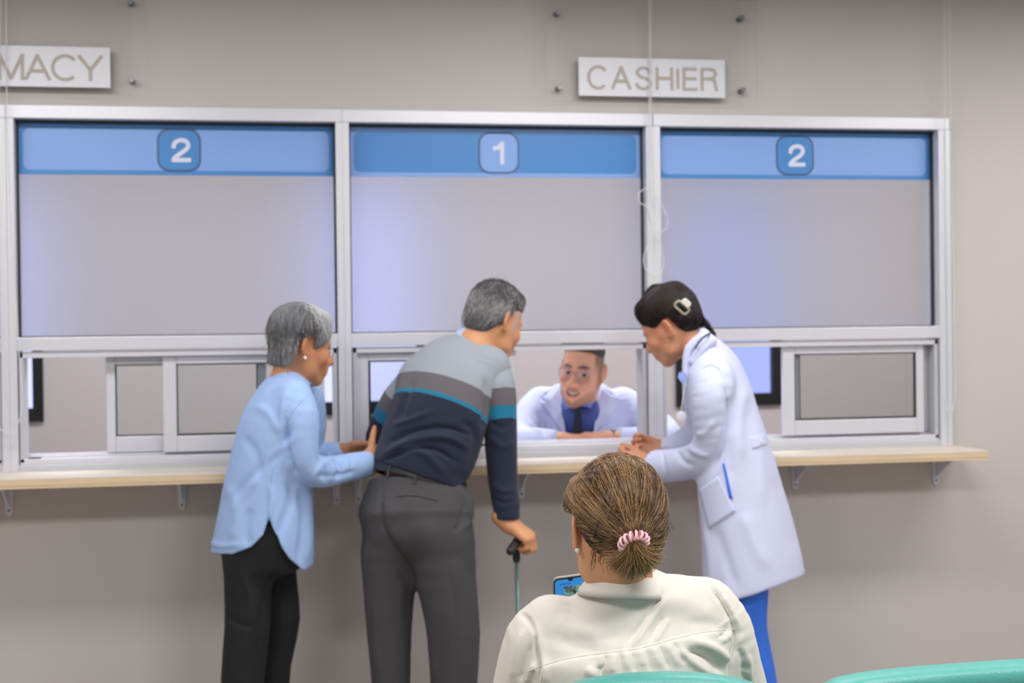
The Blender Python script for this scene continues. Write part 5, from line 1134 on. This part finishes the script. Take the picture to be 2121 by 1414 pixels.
    MB().prism([pc+pn*.0011+px_*a+pu*(b+.0690) for a, b in ((-.006, .0015), (.006, .0015), (.003, -.0035), (-.003, -.0035))], (0, 0, 0), pn*.0008).build('camera_notch', M_black, ph)
    im = emit('screen_picture', (70, 90, 84), .8); nt = im.node_tree; tx = nt.nodes.new('ShaderNodeTexNoise'); tx.inputs['Scale'].default_value = 110; rp = nt.nodes.new('ShaderNodeValToRGB'); tcd = nt.nodes.new('ShaderNodeTexCoord')
    rp.color_ramp.elements[0].position = .35; rp.color_ramp.elements[0].color = lin((60, 52, 56)); rp.color_ramp.elements[1].position = .65; rp.color_ramp.elements[1].color = lin((120, 170, 160)); nt.links.new(tcd.outputs['Object'], tx.inputs['Vector']); nt.links.new(tx.outputs['Fac'], rp.inputs[0]); nt.links.new(rp.outputs[0], nt.nodes['Emission'].inputs[0])
    MB().prism([pc+pn*.0014+px_*(a+.009)+pu*(b+.032) for a, b in rrect(.047, .044, .002, 2)], (0, 0, 0), pn*.0003).build('screen_picture', im, ph)
    b = MB()
    for i in range(4): b.prism([pc+pn*.0014+px_*(-.020+.006*i+a)+pu*(.060+q) for a, q in ((-.002, -.001), (.002, -.001), (.002, .001), (-.002, .001))], (0, 0, 0), pn*.0002)
    b.build('status_bar', mat('screen_dark_text', (20, 50, 90), .5), ph)
build_seated()
# teal waiting-room chairs
M_teal = mat('teal_vinyl', (80, 160, 152), .38, bump=.12, bscale=420)
def chair(c, yaw, label, tilt, w=.62, rc=.03, ca=.040, cp=2.6):
    # c: top centre of the backrest (front-to-back middle); built from there down to the floor
    root = empty('waiting_chair', (c[0], c[1], 0), label, 'chair'); root['group'] = 'teal waiting-room chairs'
    f = np.array([math.sin(yaw), math.cos(yaw), 0.]); r = np.array([math.cos(yaw), -math.sin(yaw), 0.]); z = np.array([0, 0, 1.]); rt = nrm(r+z*tilt)
    b = Field(.006); top = np.asarray(c, float)
    def slab(X, Y, Z):      # padded backrest: rounded slab with a gently crowned top edge
        x = (X-top[0])*r[0]+(Y-top[1])*r[1]+(Z-top[2])*r[2]; y = (X-top[0])*f[0]+(Y-top[1])*f[1]; h = (Z-top[2])-x*tilt
        zt = -.022-ca*(np.abs(x)/(w/2))**cp; y = y+.10*(h+.2)*0-.18*(-h)*.5+.02*(np.abs(x)/(w/2))**2
        dx = np.abs(x)-(w/2-rc-.02); dy = np.abs(y)-.012; dz = np.maximum(h-zt+rc-.01, -.50-h)
        q = np.sqrt(np.maximum(dx, 0)**2+np.maximum(dz, 0)**2); q = q+np.minimum(np.maximum(dx, dz), 0); e = np.maximum(q-rc, 0)
        return (np.sqrt(e**2+np.maximum(dy, 0)**2)+np.minimum(np.maximum(q-rc, dy), 0)-.022).astype(np.float32)
    b.add(slab, top-[.42, .4, .62], top+[.4, .4, .06], 0); V, Q = b.mesh(2)
    o = addmesh('backrest', V, Q, M_teal, root, True); t = bvh(V, Q)
    d = []
    for i in range(41):
        x = -(w/2-.05)+(w-.10)*i/40; zt = -.022-ca*(abs(x)/(w/2))**cp
        p = top+r*x+z*(x*tilt+zt-.022+.012); h = t.ray_cast(Vector(p-f*.3), Vector(f))
        if h[0] is not None: d.append(np.array(h[0])+np.array(h[1])*.0003)
    if len(d) > 3: MB().tube(d, .0013, 6).build('stitched_seam', M_teal, o, smooth=True)
    sz = .45; sc_ = np.array([top[0], top[1], 0])+f*.33
    s = Field(.008); s.loft([(sc_-f*.25+z*(sz-.03), r, w/2-.065, .035), (sc_+f*.22+z*(sz-.02), r, w/2-.065, .038)], 2, .0, cap=.9); V, Q = s.mesh(2); addmesh('seat', V, Q, M_teal, root, True)
    M_ch = M_steel
    for x in (-w/2+.08, w/2-.08):
        g = MB(); g.tube([sc_+r*x+f*.20+z*.40, sc_+r*x+f*.24], .014, 10); g.build('leg', M_ch, root, smooth=True)
        g = MB(); g.tube([sc_+r*x-f*.24+z*.40, sc_+r*x-f*.30], .014, 10); g.build('leg', M_ch, root, smooth=True)
        g = MB(); g.tube([sc_+r*x+f*.20+z*.40, sc_+r*x-f*.24+z*.40, sc_+r*x-f*.27+z*.60], .013, 10); g.build('side_rail', M_ch, root, smooth=True)
    return root
chair(P(1362, 1406, 2.30), .17, 'teal padded chair that the cream-bloused woman sits on', .006, .42)
chair(P(2030, 1387, 2.15), .0, 'empty teal padded chair in the right foreground', .008, .60, .06, .022, 4.5)
